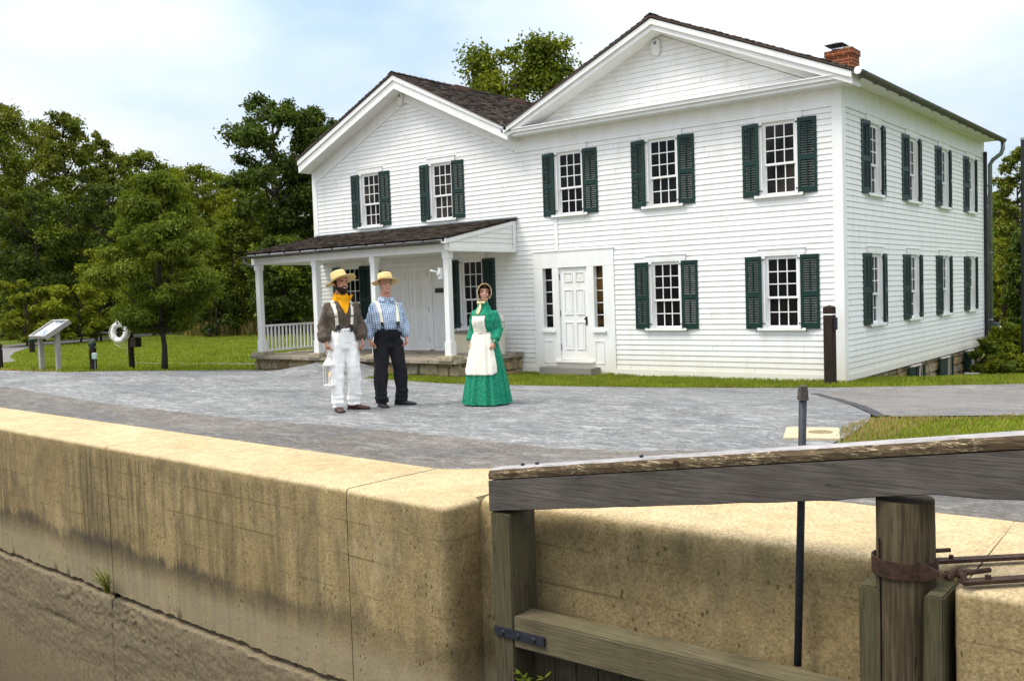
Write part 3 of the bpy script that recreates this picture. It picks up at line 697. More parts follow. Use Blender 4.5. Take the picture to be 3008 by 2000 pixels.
def backing(u0, u1, z0, z1, holes, mp):      # sheathing just behind the boards with window openings left free
    zs = sorted({z0, z1} | {h for H in holes for h in H[2:4] if z0 < h < z1})
    for a, b in zip(zs, zs[1:]):
        zm = (a+b)/2; iv = [(u0, u1)]
        for h0, h1, hz0, hz1 in holes:
            if hz0 < zm < hz1:
                iv = [s for l, r in iv for s in ((l, min(r, h0)), (max(l, h1), r)) if s[1] > s[0]+1e-6]
        for l, r in iv: core.quad(mp(l, -.003, a), mp(r, -.003, a), mp(r, -.003, b), mp(l, -.003, b))
backing(XJ, 0, .03, 5.3, holesF, FRONT); backing(XL, XJ, .03, 5.2, holesL, FRONT); backing(0, DEP, .03, 5.3, holesS, SIDE)
wpart(core, 'wall_core', simple('shaded_interior', (.05, .048, .045), .9, .1))
# ---- trim
t = MB()
t.box(-.15, .03, -.03, -.0005, .10, 4.93); t.box(.0005, .03, -.0005, .15, .10, 4.93)
t.build('corner_board', M_TRIM, house)
MB().box(XL-.03, -14.24, -.03, .1, .10, 4.95).build('corner_board', M_TRIM, house)
MB().box(.0005, .03, DEP-.13, DEP+.02, .10, 4.93).build('corner_board', M_TRIM, house)
f = MB(); f.box(XJ+.001, .028, -.026, .1, 4.932, 5.30); f.box(.001, .028, .1, DEP+.018, 4.932, 5.371)
f.build('frieze', M_TRIM, house)
f = MB()         # frieze boards following the wing gable
def par(mb, xa, za_, xe, ze, d, y0, y1): mb.prism([(xa, za_), (xe, ze), (xe, ze-d), (xa, za_-d)], y0, y1)
par(f, -10.76, 7.02, XL-.03, 7.02-.468*3.66, .455, -.0255, .1); par(f, -10.76, 7.02, XJ, 7.02-.47*3.36, .455, -.0255, .1)
f.build('gable_frieze', M_TRIM, house)
f = MB(); par(f, -3.66, 7.05, -7.15, 5.46, .17, -.0255, .1); par(f, -3.66, 7.05, -.05, 5.41, .17, -.0255, .1)
f.build('gable_frieze', M_TRIM, house)
t = MB(); t.box(XJ, CASE[0]-.001, -.034, 0, -.12, .098); t.box(CASE[1]+.001, .034, -.034, 0, -.12, .098); t.box(.0, .034, .0, DEP, -.02, .098); t.box(XL, XJ, -.034, 0, .38, .45)
t.build('skirt_board', M_TRIM, house)
MB().box(-6.35, -6.255, -.028, .05, 2.69, 3.40).build('filler_board', M_TRIM, house)
# horizontal cornice, raking cornices
c = MB(); c.box(-7.20, .30, -.36, .1, 5.255, 5.32); c.box(-7.21, .31, -.42, .1, 5.321, 5.385)
c.add([(-7.22, -.45, 5.386), (.32, -.45, 5.386), (.32, .1, 5.386), (-7.22, .1, 5.386), (-7.22, -.45, 5.405), (.32, -.45, 5.405), (.32, .1, 5.455), (-7.22, .1, 5.455)],
      [(0, 3, 2, 1), (4, 5, 6, 7), (0, 1, 5, 4), (1, 2, 6, 5), (2, 3, 7, 6), (3, 0, 4, 7)])
c.build('cornice', M_TRIM, house)
c = MB()
for sx in (1, -1):
    xe = .36 if sx > 0 else -7.34; ze = 5.40 if sx > 0 else 5.44
    par(c, -3.54, 7.075, xe, ze, .11, -.475, -.002); par(c, -3.54, 6.964, xe, ze-.111, .10, -.43, -.002)
c.build('raking_cornice', M_TRIM, house)
c = MB()
for xe, ze in ((-14.46, 5.50), (-7.26, 5.49)):
    par(c, -10.74, 7.16, xe, ze, .115, -.475, -.002); par(c, -10.74, 7.044, xe, ze-.116, .20, -.44, -.002)
c.build('raking_cornice', M_TRIM, house)
# ---- roofs (deck + individually laid shingles in one mesh)
def shingles(mb, a, b, up, exp=.14, seed=0, wmin=.09, wmax=.22, jag=.012, th=.014, mi=0):
    """a->b eave line, up: vector from eave to ridge"""
    r = random.Random(seed); a, b, up = Vector(a), Vector(b), Vector(up); L = (b-a).length; e = (b-a)/L; S = up.length; u = up/S
    n = e.cross(u).normalized(); n = n if n.z > 0 else -n
    k = int(S/exp)
    for i in range(k+1):
        s0 = i*exp; s1 = min(S, s0+exp*1.7); x = -r.uniform(0, wmax)
        while x < L:
            w_ = r.uniform(wmin, wmax); x0, x1 = max(0, x), min(L, x+w_-.006); x += w_
            if x1-x0 < .02: continue
            j = r.uniform(-jag, jag); t0 = th*r.uniform(.8, 1.7)
            p = [a+e*x0+u*(s0+j), a+e*x1+u*(s0+j), a+e*x1+u*s1, a+e*x0+u*s1]
            lift = n*(.010+t0); top = [p[0]+lift+n*.006, p[1]+lift+n*.006, p[2]+n*.004, p[3]+n*.004]; bot = [p[0]+n*.004, p[1]+n*.004]
            mb.add(top+bot, [(0, 1, 2, 3), (4, 5, 1, 0), (4, 0, 3), (5, 2, 1)], mi)
def roof(name, ridge, el, er, y0, y1, seed, lft=True, rgt=True):
    d = MB()
    for (xe, ze) in (el, er):
        d.add([(ridge[0], y0, ridge[1]), (xe, y0, ze), (xe, y1, ze), (ridge[0], y1, ridge[1]), (ridge[0], y0, ridge[1]-.03), (xe, y0, ze-.03), (xe, y1, ze-.03), (ridge[0], y1, ridge[1]-.03)],
              [(0, 1, 2, 3), (4, 7, 6, 5), (0, 4, 5, 1), (1, 5, 6, 2), (2, 6, 7, 3)])
    o = d.build(name, M_SHINGLE, house)
    s = MB()
    if lft: shingles(s, (el[0], y0, el[1]), (el[0], y1, el[1]), (ridge[0]-el[0], 0, ridge[1]-el[1]), seed=seed)
    if rgt: shingles(s, (er[0], y0, er[1]), (er[0], y1, er[1]), (ridge[0]-er[0], 0, ridge[1]-er[1]), seed=seed+1)
    r = random.Random(seed); y = y0
    while y < y1:
        y2 = y+r.uniform(.16, .24)
        for sx in (1, -1):
            e = er if sx > 0 else el; sl_ = (ridge[1]-e[1])/abs(ridge[0]-e[0])
            s.add([(ridge[0], y, ridge[1]+.055), (ridge[0], y2+.03, ridge[1]+.035), (ridge[0]+sx*.15, y2+.03, ridge[1]+.035-.15*sl_), (ridge[0]+sx*.15, y, ridge[1]+.055-.15*sl_)], [(0, 1, 2, 3)])
        y = y2
    s.build('shingles', M_SHINGLE, o, fixn=False)
    return o
rm = roof('main_roof', (-3.54, 7.13), (-7.30, 5.475), (.40, 5.43), -.50, 10.86, 5)
rw = roof('wing_roof', (-10.74, 7.215), (-14.50, 5.53), (-7.31, 5.49), -.50, 11.25, 15)
fl = MB()
fl.box(-7.42, -7.16, -.46, .25, 5.36, 5.50); fl.add([(-7.5, -.4, 5.60), (-7.15, -.4, 5.56), (-7.1, .9, 5.58), (-7.55, .9, 5.62)], [(0, 1, 2, 3)])
fl.build('valley_flashing', M_GALV, rw)
for y, ln in ((1.4, .55), (3.78, .58)):
    MB().box(-10.66, -10.34, y, y+ln, 7.03, 7.16, bev=.01).build('roof_vent', simple('brown_vent', (.12, .065, .045), .7, .2), rw)
ch = MB().box(-.985, -.455, 2.0, 2.42, 5.3, 6.27); ch.build('chimney', M_BRICK, rm)
MB().box(-1.005, -.435, 1.98, 2.44, 6.271, 6.385).build('chimney_band', M_BRICK, rm)
cm = MB().rings([(-.60, 2.2, 6.386, .13, .15), (-.60, 2.2, 6.44, .11, .13)], 14); cm.build('chimney_crown', M_MORTAR, rm)
cpm = MB(); cpm.rings([(-.83, 2.2, 6.386, .1, .1), (-.83, 2.2, 6.44, .1, .1)], 14)
for a in range(4): cpm.tube([(-.83+.09*math.cos(a*1.57+.78), 2.2+.09*math.sin(a*1.57+.78), 6.41), (-.83+.09*math.cos(a*1.57+.78), 2.2+.09*math.sin(a*1.57+.78), 6.53)], .008, 5)
cpm.add([(-1.02, 2.0, 6.52), (-.64, 2.0, 6.52), (-.64, 2.4, 6.52), (-1.02, 2.4, 6.52), (-.83, 2.2, 6.59)], [(0, 1, 4), (1, 2, 4), (2, 3, 4), (3, 0, 4), (0, 3, 2, 1)])
cpm.build('chimney_cap', simple('dark_teal_metal', (.012, .03, .038), .45, .4), rm)
# ---- gutters and downpipes on the side
def half_round(mb, a, b, r, n=8):
    a, b = Vector(a), Vector(b); t = (b-a).normalized(); s = t.cross(Vector((0, 0, 1))).normalized(); vs = []
    for p in (a, b):
        for rr_ in (r, r-.008):
            for i in range(n+1):
                th = math.pi+math.pi*i/n; vs.append(p+s*rr_*math.cos(th)+Vector((0, 0, rr_*math.sin(th))))
    m = n+1; fs = []
    for i in range(n): fs += [(i, i+1, 2*m+i+1, 2*m+i), (m+i, 3*m+i, 3*m+i+1, m+i+1)]
    fs += [(0, m, 3*m, 2*m), (n, 2*m+n, 3*m+n, m+n), tuple(range(m)), tuple(2*m+i for i in range(m))]
    mb.add(vs, fs)
M_GUT = simple('tarnished_gutter', (.10, .095, .08), .6, .3, .4, 6, .3)
gm = MB(); half_round(gm, (.47, -.46, 5.40), (.47, 10.95, 5.40), .085)
for i in range(15): y = -.2+i*.75; gm.tube([(.38, y, 5.41), (.42, y, 5.31), (.47, y, 5.308), (.555, y, 5.40)], .010, 5)
gm.build('gutter', M_GUT, house, fixn=False)
MB().rings([(0, 0, 0, .066, .066), (0, 0, .012, .066, .066)], 20).xf(Matrix.Translation((.47, -.462, 5.395)) @ Matrix.Rotation(math.pi/2, 4, 'X')).build('gutter_end', M_TRIM, house)
MB().box(.03, .40, -.44, 10.84, 5.372, 5.40).build('soffit', M_TRIM, house)
dp = MB(); dp.tube([(.47, 10.88, 5.33), (.47, 10.88, 5.16), (.42, 10.89, 5.03), (.22, 10.93, 4.90), (.14, 10.95, 4.78), (.13, 10.95, -1.1)], .055, 12)
for z in (4.2, 2.4, .6): dp.tube([(.13, 10.95, z), (.13, 10.95, z+.05)], .062, 12)
dp.build('downpipe', M_GALV, house, smooth=True)
dp = MB(); dp.tube([(.075, 10.72, 5.1), (.075, 10.72, -.4)], .045, 10)
for z in (4.3, 2.8, 1.3, .45): dp.tube([(.0, 10.72, z), (.12, 10.72, z)], .02, 6)
dp.build('conduit', M_DARKMETAL, house)
MB().tube([(.16, 10.2, .2), (.16, 11.2, .2)], .03, 8).box(.1, .3, 10.98, 11.2, -.5, .55, bev=.01).build('meter_box', simple('green_box', (.06, .10, .085), .5, .3), house)
# ---- doorway
d = MB(); ox = .034
X0, X1 = CASE
SL = (-6.70, -6.44); SR = (-5.345, -5.105); DR = (-6.27, -5.52)
def boardf(mb, x0, x1, z0, z1, y=-.034): mb.box(x0, x1, y, .05, z0, z1)
boardf(d, X0, SL[0], -.1, 2.30); boardf(d, SL[1], DR[0], -.1, 2.30); boardf(d, DR[1], SR[0], -.1, 2.30); boardf(d, SR[1], X1, -.1, 2.30); boardf(d, DR[0], DR[1], -.1, .214)
boardf(d, SL[0], SL[1], -.1, .99); boardf(d, SR[0], SR[1], -.1, .99); boardf(d, X0, X1, 2.302, 2.66, -.036)
d.box(X0-.02, X1+.02, -.052, .05, 2.661, 2.685)
for a in (SL, SR):
    d.box(a[0]-.04, a[1]+.06, -.075, -.034, .875, .925)
    for x0, x1, z0, z1 in ((a[0]+.0, a[0]+.018, .2, .70), (a[1]-.018, a[1], .2, .70), (a[0]+.018, a[1]-.018, .2, .218), (a[0]+.018, a[1]-.018, .682, .70)): d.box(x0, x1, -.046, -.0345, z0, z1)
    d.box(a[0], a[0]+.004, .05, .12, .99, 2.3); d.box(a[1]-.004, a[1], .05, .12, .99, 2.3); d.box(a[0]+.004, a[1]-.004, .05, .12, 2.296, 2.30)
case = d.build('doorcase', M_TRIM, house)
for a, mt_ in ((SL, M_GLASS), (SR, M_AMBER)):
    MB().quad((a[0], .085, .99), (a[1], .085, .99), (a[1], .085, 2.3), (a[0], .085, 2.3)).build('sidelight', mt_, case)
    b = MB()
    for i in range(1, 5): z = .99+1.31*i/5; b.box(a[0]+.004, a[1]-.004, .068, .084, z-.009, z+.009)
    b.build('glazing_bar', M_TRIM, case)
dd = MB(); dd.box(DR[0], DR[1], .012, .05, .27, 2.298)
W_ = DR[1]-DR[0]
def panels(mb, x0, z0, W, H, y):
    for fx0, fx1 in ((.17, .46), (.58, .87)):
        for fz0, fz1 in ((.115, .41), (.49, .76), (.845, .945)):
            a, b, c, e = x0+W*fx0, x0+W*fx1, z0+H*fz0, z0+H*fz1
            for q in ((a, a+.014, c, e), (b-.014, b, c, e), (a+.014, b-.014, c, c+.014), (a+.014, b-.014, e-.014, e)): mb.box(q[0], q[1], y-.018, y, q[2], q[3])
            mb.box(a+.05, b-.05, y-.008, y, c+.05, e-.05)
panels(dd, DR[0], .27, W_, 2.03, .012)
door = dd.build('front_door', M_TRIM, house)
MB().box(-5.60, -5.545, .004, .012, 1.03, 1.22).ball((-5.585, -.02, 1.17), .028).build('handle', M_DARKMETAL, door)
for z in (.55, 1.3, 2.1): MB().box(DR[0]-.012, DR[0]+.012, .002, .0118, z-.07, z+.07).build('hinge', M_DARKMETAL, door)
MB().box(-6.40, -5.36, -.10, .05, .215, .262, bev=.006).build('threshold', M_TRIM, house)
MB().box(-6.60, -5.22, -.40, -.036, -.15, .135, bev=.012).build('step', M_STEP, house)
# ---- gable sounders
for x, z in ((-10.905, 6.67), (-3.67, 6.61)):
    b = MB(); pr = []
    for r_, y in ((1, -.026), (1, -.075), (.9, -.095)): pr.append([(x+.095*r_*math.copysign(abs(math.cos(a))**.8, math.cos(a)), y, z+.165*r_*math.copysign(abs(math.sin(a))**.75, math.sin(a))) for a in [2*math.pi*i/28 for i in range(28)]])
    vs = sum(pr, []); b.add(vs, [(i*28+j, i*28+(j+1) % 28, (i+1)*28+(j+1) % 28, (i+1)*28+j) for i in range(2) for j in range(28)]+[tuple(56+j for j in range(28))])
    o = b.build('alarm_sounder', simple('white_plastic', (.75, .75, .73), .4, .4, .03), house)
    gr = MB()
    for i in range(4): gr.box(x-.03+i*.017, x-.022+i*.017, -.100, -.0955, z+.05, z+.11)
    gr.build('grille', M_DARKMETAL, o)
# ---- stone foundation and basement windows on the side
def stones(mb, mp, u0, u1, z0, z1, seed, hmin=.14, hmax=.26, wmin=.22, wmax=.6):
    r = random.Random(seed); z = z0
    while z < z1-.05:
        h = min(r.uniform(hmin, hmax), z1-z); u = u0-r.uniform(0, .2)
        while u < u1:
            w_ = r.uniform(wmin, wmax); a, b = max(u, u0), min(u+w_, u1); u += w_
            if b-a < .05: continue
            p = r.uniform(0, .035); t = MB().box(a+.004, b-.004, -.04, .03+p, z+.004, z+h-.004+r.uniform(-.02, .01), bev=.022)
            for i, v in enumerate(t.v):
                q = Vector(v); t.v[i] = mp(*(q+Vector((noise.noise(q*5)*.035, noise.noise(q*4+Vector((9, 0, 0)))*.025, noise.noise(q*5+Vector((0, 9, 0)))*.03))))
            mb.add(t.v, t.f)
        z += h
sm = MB(); stones(sm, lambda u, o, z: (o-.07, u, z), .05, DEP, -1.6, -.02, 3)
fo = sm.build('stone_foundation', M_STONE, house)
MB().box(-.3, -.075, .05, DEP-.02, -2, .02).box(XL+.3, XJ, -.0, DEP-.02, -.5, .42).build('mortar', M_MORTAR, fo)
for y in (4.35, 6.75, 9.1):
    b = MB().box(.0, .045, y-.38, y-.33, -1.2, -.05).box(.0, .045, y+.33, y+.38, -1.2, -.05).box(.0, .045, y-.33, y+.33, -.085, -.05)
    o = b.build('basement_window', M_TRIM, house)
    MB().quad((-.0, y-.33, -1.2), (-.0, y+.33, -1.2), (-.0, y+.33, -.12), (-.0, y-.33, -.12)).build('pane', M_GLASS, o)
    for s in (-1, 1):
        sh = MB().box(0, .30, -.016, .016, -1.15, -.07)
        for i in range(20): sh.box(.04, .26, -.022, -.016, -1.1+i*.048, -1.08+i*.048, 1)
        sh.xf(Matrix.Translation((.10, y+s*.30, 0)) @ Matrix.Rotation(math.pi/2 if s > 0 else -math.pi/2, 4, 'Z') @ (Matrix.Identity(4) if s > 0 else Matrix.Scale(-1, 4, (0, 1, 0))) @ Matrix.Rotation(math.radians(10 if s > 0 else 10), 4, 'Z'))
        sh.build('shutter', [M_GREEN, M_SLAT], o)
ww = thing('window_well', 'white board window well beside the stone foundation at the side of the house', 'window well', (.65, 6.8, -.6))
MB().box(-.35, .40, -.65, -.58, -.3, .12).box(.33, .40, -.58, .62, -.3, .12).box(-.35, .33, .55, .62, -.3, .12).build('curb_board', M_TRIM, ww)
MB().box(-.35, .33, -.58, .55, -.28, -.24).build('well_floor', M_DARKMETAL, ww)
# ---- porch
PX = (-14.02, -11.82, -9.80, -7.575)
pr_ = MB(); pr_.add([(-14.14, -2.46, 2.975), (-7.40, -2.46, 2.975), (-7.40, -.026, 3.455), (-14.14, -.026, 3.455), (-14.14, -2.46, 2.945), (-7.40, -2.46, 2.945), (-7.40, -.026, 3.425), (-14.14, -.026, 3.425)],
      [(0, 1, 2, 3), (4, 7, 6, 5), (0, 4, 5, 1), (1, 5, 6, 2), (2, 6, 7, 3), (3, 7, 4, 0)])
pro = pr_.build('porch_roof', M_SHINGLE, house)
s = MB(); shingles(s, (-14.16, -2.50, 2.975), (-7.38, -2.50, 2.975), (0, 2.47, .487), seed=31); s.build('shingles', M_SHINGLE, pro, fixn=False)
MB().box(-14.28, -7.36, -.12, -.026, 3.47, 3.50).build('flashing', M_GALV, pro)
b = MB(); b.box(-14.12, -7.385, -2.46, -2.42, 2.865, 2.966); b.build('fascia', M_TRIM, pro)
b = MB()
for i in range(12): x = -13.80+i*(6.36/11); b.box(x-.028, x+.028, -2.464, -2.4605, 2.90, 2.95)
b.build('soffit_vent', M_DARKMETAL, pro)
b = MB(); b.box(-14.18, -7.44, -2.30, -2.12, 2.70, 2.864); b.box(-14.14, -13.96, -2.12, -.03, 2.70, 2.864); b.box(-7.62, -7.44, -2.12, -.03, 2.70, 2.73); b.build('porch_beam', M_TRIM, house)
MB().box(-13.96, -7.62, -2.12, -.03, 2.735, 2.765).build('porch_ceiling', M_WHITE, house)
b = MB(); clap(b, lambda z: -2.30+0*z if z < 2.93 else -2.30+(z-2.93)/.197, lambda z: -.16, 2.80, 3.33, [], lambda u, o, z: (-7.44+o, u, z))
b.add([(-7.445, -2.42, 2.735), (-7.445, -.03, 2.735), (-7.445, -.03, 3.43), (-7.445, -2.42, 2.955)], [(0, 1, 2, 3)])
b.build('porch_gable_wall', M_WHITE, house)
b = MB(); b.box(-7.44, -7.405, -2.30, -.03, 2.705, 2.80); b.box(-7.44, -7.405, -.15, -.028, 2.80, 3.40)
b.add([(-7.44, -2.42, 2.86), (-7.44, -.15, 3.31), (-7.44, -.15, 3.42), (-7.44, -2.42, 2.962), (-7.405, -2.42, 2.86), (-7.405, -.15, 3.31), (-7.405, -.15, 3.42), (-7.405, -2.42, 2.962)], [(0, 1, 2, 3), (4, 7, 6, 5), (0, 4, 5, 1), (2, 6, 7, 3), (0, 3, 7, 4), (1, 5, 6, 2)])
b.build('porch_gable_trim', M_TRIM, house)
gm = MB(); half_round(gm, (-14.20, -2.535, 2.905), (-7.50, -2.535, 2.925), .07); gm.build('porch_gutter', M_GUT, house, fixn=False)
dpm = MB().tube([(-14.17, -2.535, 2.85), (-14.17, -2.535, 2.76), (-14.15, -2.28, 2.66), (-14.135, -2.18, 2.56), (-14.135, -2.18, .45)], .028, 10)
dpm.build('porch_downpipe', M_GALV, house)
for x in PX:
    b = MB(); w1, w2 = .088, .073
    y = -2.2
    b.box(x-w1, x+w1, y-w1, y+w1, .50, .80, bev=.004); b.box(x-w1+.002, x+w1-.002, y-w1+.002, y+w1-.002, 2.56, 2.70, bev=.004)
    c_ = .02; o8 = []
    for z in (.80, 2.56): o8.append([(x+sx*a, y+sy*b_, z) for sx, sy, a, b_ in ((-1, -1, w2-c_+.01, w2), (1, -1, w2-c_+.01, w2), (1, -1, w2, w2-c_), (1, 1, w2, w2-c_), (1, 1, w2-c_, w2), (-1, 1, w2-c_, w2), (-1, 1, w2, w2-c_), (-1, -1, w2, w2-c_))])
    b.add(o8[0]+o8[1], [(i, (i+1) % 8, 8+(i+1) % 8, 8+i) for i in range(8)])
    po = b.build('porch_post', M_WHITE, house)
    sb = MB().box(x-.24, x+.24, y-.20, y+.20, .37, .499, bev=.025)
    sb.v = [tuple(Vector(v)+Vector((noise.noise(Vector(v)*6), noise.noise(Vector(v)*6+Vector((5, 0, 0))), noise.noise(Vector(v)*6+Vector((0, 7, 0)))*.3))*.02) for v in sb.v]
    sb.build('pedestal_stone', M_PED, po)
# paved floor and rubble base
fb = MB(); r = random.Random(4); x = -14.32
while x < -7.3:
    w_ = min(r.uniform(.8, 1.3), -7.28-x); y = -2.38
    while y < -.05:
        d_ = min(r.uniform(.55, .95), -.04-y); fb.box(x+.006, x+w_-.006, y+.006, y+d_-.006, .33, .405+(y+2.4)*.014+r.uniform(0, .006), bev=.008); y += d_
    x += w_
    if -7.28-x < .3: break
fb.build('porch_floor', M_FLAG, house)
sb = MB(); stones(sb, lambda u, o, z: (u, -2.20-o, z), -14.30, -7.30, -.12, .335, 8, .16, .25, .25, .6)
stones(sb, lambda u, o, z: (-7.37+o, u, z), -2.2, -.06, -.15, .335, 9, .16, .25); stones(sb, lambda u, o, z: (-14.25-o, u, z), -2.2, -.06, -.15, .335, 10, .16, .25)
sbo = sb.build('porch_base', M_STONE, house)
MB().box(-14.24, -7.40, -2.185, -.04, -.3, .325).build('mortar', M_MORTAR, sbo)
rl = MB(); rl.box(-14.05, -13.98, -2.10, -.04, 1.125, 1.175, bev=.008); rl.box(-14.04, -13.99, -2.10, -.04, .50, .55)
for i in range(17): y = -2.02+i*.118; rl.box(-14.03, -14.0, y-.018, y+.018, .55, 1.125)
rl.build('porch_railing', M_TRIM, house)
# porch door
b = MB(); b.box(-11.80, -11.62, -.034, .05, .42, 2.62); b.box(-10.22, -10.10, -.034, .05, .42, 2.62); b.box(-11.62, -10.22, -.034, .05, 2.52, 2.62)
pc = b.build('porch_doorcase', M_TRIM, house)
for x0 in (-11.615, -10.915):
    b = MB().box(x0, x0+.69, -.006, .05, .44, 2.515); panels(b, x0, .44, .69, 2.07, -.006); dl = b.build('porch_door', M_TRIM, house)
    if x0 > -11:
        for z in (.7, 1.45, 2.35): MB().box(x0+.665, x0+.70, -.016, -.0062, z-.07, z+.07).build('hinge', M_DARKMETAL, dl)
MB().box(-9.97, -9.72, -.06, -.026, 1.845, 1.955).build('plaque', simple('dark_plaque', (.02, .017, .015), .4, .4), house)
b = MB().box(-11.98, -11.88, -.14, -.03, 2.15, 2.42, bev=.01).box(-12.0, -11.86, -.16, -.028, 2.42, 2.45); b.build('wall_lantern', M_DARKMETAL, house)
b = MB().box(-7.74, -7.664, -2.34, -2.24, 2.12, 2.36, bev=.006)
b.tube([(-7.72, -2.34, 2.27), (-7.76, -2.42, 2.29)], .016, 8).tube([(-7.76, -2.42, 2.29), (-7.84, -2.46, 2.31)], [.020, .026], 10).tube([(-7.70, -2.34, 2.25), (-7.70, -2.40, 2.21)], [.018, .026], 10)
b.build('security_light', simple('white_fitting', (.72, .72, .70), .45, .4, .05), house)
# things standing on the porch
bn = thing('bin', 'pale domed cylindrical bin on the porch floor behind the woman in green', 'bin', (-7.63, -.62, .42))
b = MB().rings([(0, 0, 0, .215, .215), (0, 0, .72, .22, .22)], 28); b.build('drum', simple('cream_metal', (.60, .57, .49), .5, .3, .1, 5, .1), bn, smooth=False)
b = MB().rings([(0, 0, .721, .232, .232), (0, 0, .76, .232, .232), (0, 0, .83, .21, .21), (0, 0, .90, .15, .15), (0, 0, .935, .06, .06)], 28); b.build('dome_lid', simple('cream_lid', (.66, .64, .57), .45, .3, .1, 5), bn, smooth=True)
cb = thing('cabinet', 'cream storage cabinet with a flat top under the porch window', 'cabinet', (-8.55, -.38, .42))
MB().box(-.52, .55, -.20, .18, 0, .46, bev=.006).build('body', simple('cream_paint', (.62, .56, .40), .55, .3, .05, 3), cb)
MB().box(-.56, .59, -.25, .20, .462, .50, bev=.006).build('top', simple('stained_top', (.20, .17, .13), .6, .3), cb)
be = thing('bench', 'white slatted bench against the wing wall at the left end of the porch', 'bench', (-12.98, -.42, .42))
for i in range(4): MB().box(-.6, .6, -.2+i*.1, -.115+i*.1, .42, .45).build('seat_slat', M_TRIM, be)
for i in range(2): MB().box(-.6, .6, .22, .25, .55+i*.14, .65+i*.14).build('back_slat', M_TRIM, be)
for x in (-.55, .5):
    MB().box(x, x+.05, -.2, -.15, 0, .42).build('leg', M_TRIM, be); MB().box(x, x+.05, .19, .24, 0, .80).build('leg', M_TRIM, be)
# ------------------------------------------------------------------ posts, signs and small things
def at(x, y, dz=0): return (x, y, g(x, y)+dz)
def bollard(x, y, h, label, mat=M_DARKPOST, cap=M_GREEN, r=.085, rz=.4):
    t = thing('bollard', label, 'bollard', at(x, y, -.05), rz, 'timber bollards round the lawn')
    MB().rings([(0, 0, 0, r, r), (0, 0, h*.80, r, r)], 14).build('post', mat, t)
    MB().rings([(0, 0, h*.80, r*.86, r*.86), (0, 0, h*.85, r*.70, r*.70), (0, 0, h*.87, r*1.06, r*1.06), (0, 0, h*.96, r*1.06, r*1.06), (0, 0, h*1.02, r*.75, r*.75), (0, 0, h*1.05, r*.25, r*.25)], 14).build('cap', cap, t)
    return t
M_GCAP = simple('dark_green_cap', (.012, .028, .022), .6, .3, .3, 9)
bollard(-19.37, -6.33, .66, 'dark brown bollard with a grey knob cap at the left edge of the picture', cap=M_DARKPOST)
bollard(-33.3, .9, .62, 'bollard at the tip of the lawn where the footpath bends', r=.11)
b2 = bollard(-16.22, -5.51, .72, 'dark green capped bollard with a white electric box on its side', cap=M_GCAP)
bollard(-15.3, -1.35, .50, 'small green knobbed bollard beside the corner of the porch stonework', cap=M_GCAP, r=.055)
bollard(-34.5, 10, .46, 'small far bollard on the back edge of the lawn, right of the young tree', cap=M_GCAP, r=.10)
eb = thing('outlet_box', 'white weatherproof electric box mounted low on the green capped bollard', 'electric box', at(-16.11, -5.52))
MB().box(-.055, .055, -.05, .05, .27, .42, bev=.01).build('box_body', simple('pale_box', (.68, .70, .66), .5, .3), eb)
MB().box(-.045, .045, -.062, -.050, .28, .41, bev=.004).build('box_cover', simple('pale_cover', (.42, .52, .46), .5, .3), eb); MB().tube([(0, 0, 0), (0, 0, .27)], .014, 8).build('conduit', M_GALV, eb)
eb.rotation_euler = (0, 0, .8)
# big square post by the corner of the house
px_ = thing('square_post', 'tall square dark timber post with a pale band at the front corner of the house', 'post', (-.09, -.46, -.05))
MB().box(-.085, .085, -.085, .085, 0, 1.26, bev=.006).build('post', M_DARKPOST, px_)
MB().box(-.087, .087, -.087, .087, 1.262, 1.285).build('band', M_TRIM, px_)
MB().add([(-.085, -.085, 1.287), (.085, -.085, 1.287), (.085, .085, 1.287), (-.085, .085, 1.287), (-.085, -.085, 1.40), (.085, -.085, 1.40), (.085, .085, 1.40), (-.085, .085, 1.40), (0, 0, 1.44)],
         [(0, 3, 2, 1), (0, 1, 5, 4), (1, 2, 6, 5), (2, 3, 7, 6), (3, 0, 4, 7), (4, 5, 8), (5, 6, 8), (6, 7, 8), (7, 4, 8)]).build('cap', M_DARKPOST, px_)
MB().box(.087, .13, -.05, .05, 1.0, 1.22, bev=.008).build('box', M_DARKMETAL, px_)
# wayside information panel
wp_ = thing('information_panel', 'low tilted information panel with a pale map picture on two grey legs by the lawn', 'sign', at(-17.25, -6.05))
M_FRAME = simple('grey_sign_frame', (.33, .32, .285), .6, .3, .12, 9)
MB().box(-.30, -.20, -.14, -.04, -.05, .86).build('leg', M_FRAME, wp_); MB().box(.22, .32, .02, .12, -.05, .98).build('leg', M_FRAME, wp_)
T = Matrix.Translation((0, .03, .985)) @ Matrix.Rotation(math.radians(31), 4, 'X')
f = MB(); f.box(-.42, -.37, -.36, .36, -.03, .05); f.box(.37, .42, -.36, .36, -.06, .05); f.box(-.37, .37, -.36, -.32, -.03, .05); f.box(-.37, .37, .32, .36, -.03, .05); f.box(-.37, .37, -.32, .32, -.03, .0)
f.xf(T).build('frame', M_FRAME, wp_)
m, nt, b = newmat('printed_panel', .3, .5)
v = coord(nt); n1 = noise_n(nt, v, 4, 6); s = N(nt, 'ShaderNodeSeparateXYZ'); LK(nt, v, s.inputs[0])
a = mixc(nt, mth(nt, 'MULTIPLY', ramp(nt, n1, (.45, 0), (.55, 1)), ramp(nt, mth(nt, 'ABSOLUTE', s.outputs[0]), (.16, 1), (.30, 0))), (.70, .73, .78), (.16, .20, .28))
a = mixc(nt, mth(nt, 'MULTIPLY', mth(nt, 'LESS_THAN', s.outputs[0], -.29), mth(nt, 'GREATER_THAN', mth(nt, 'FRACT', mth(nt, 'MULTIPLY', s.outputs[1], 22)), .5)), a, (.10, .10, .12))
LK(nt, a, b.inputs['Base Color'])
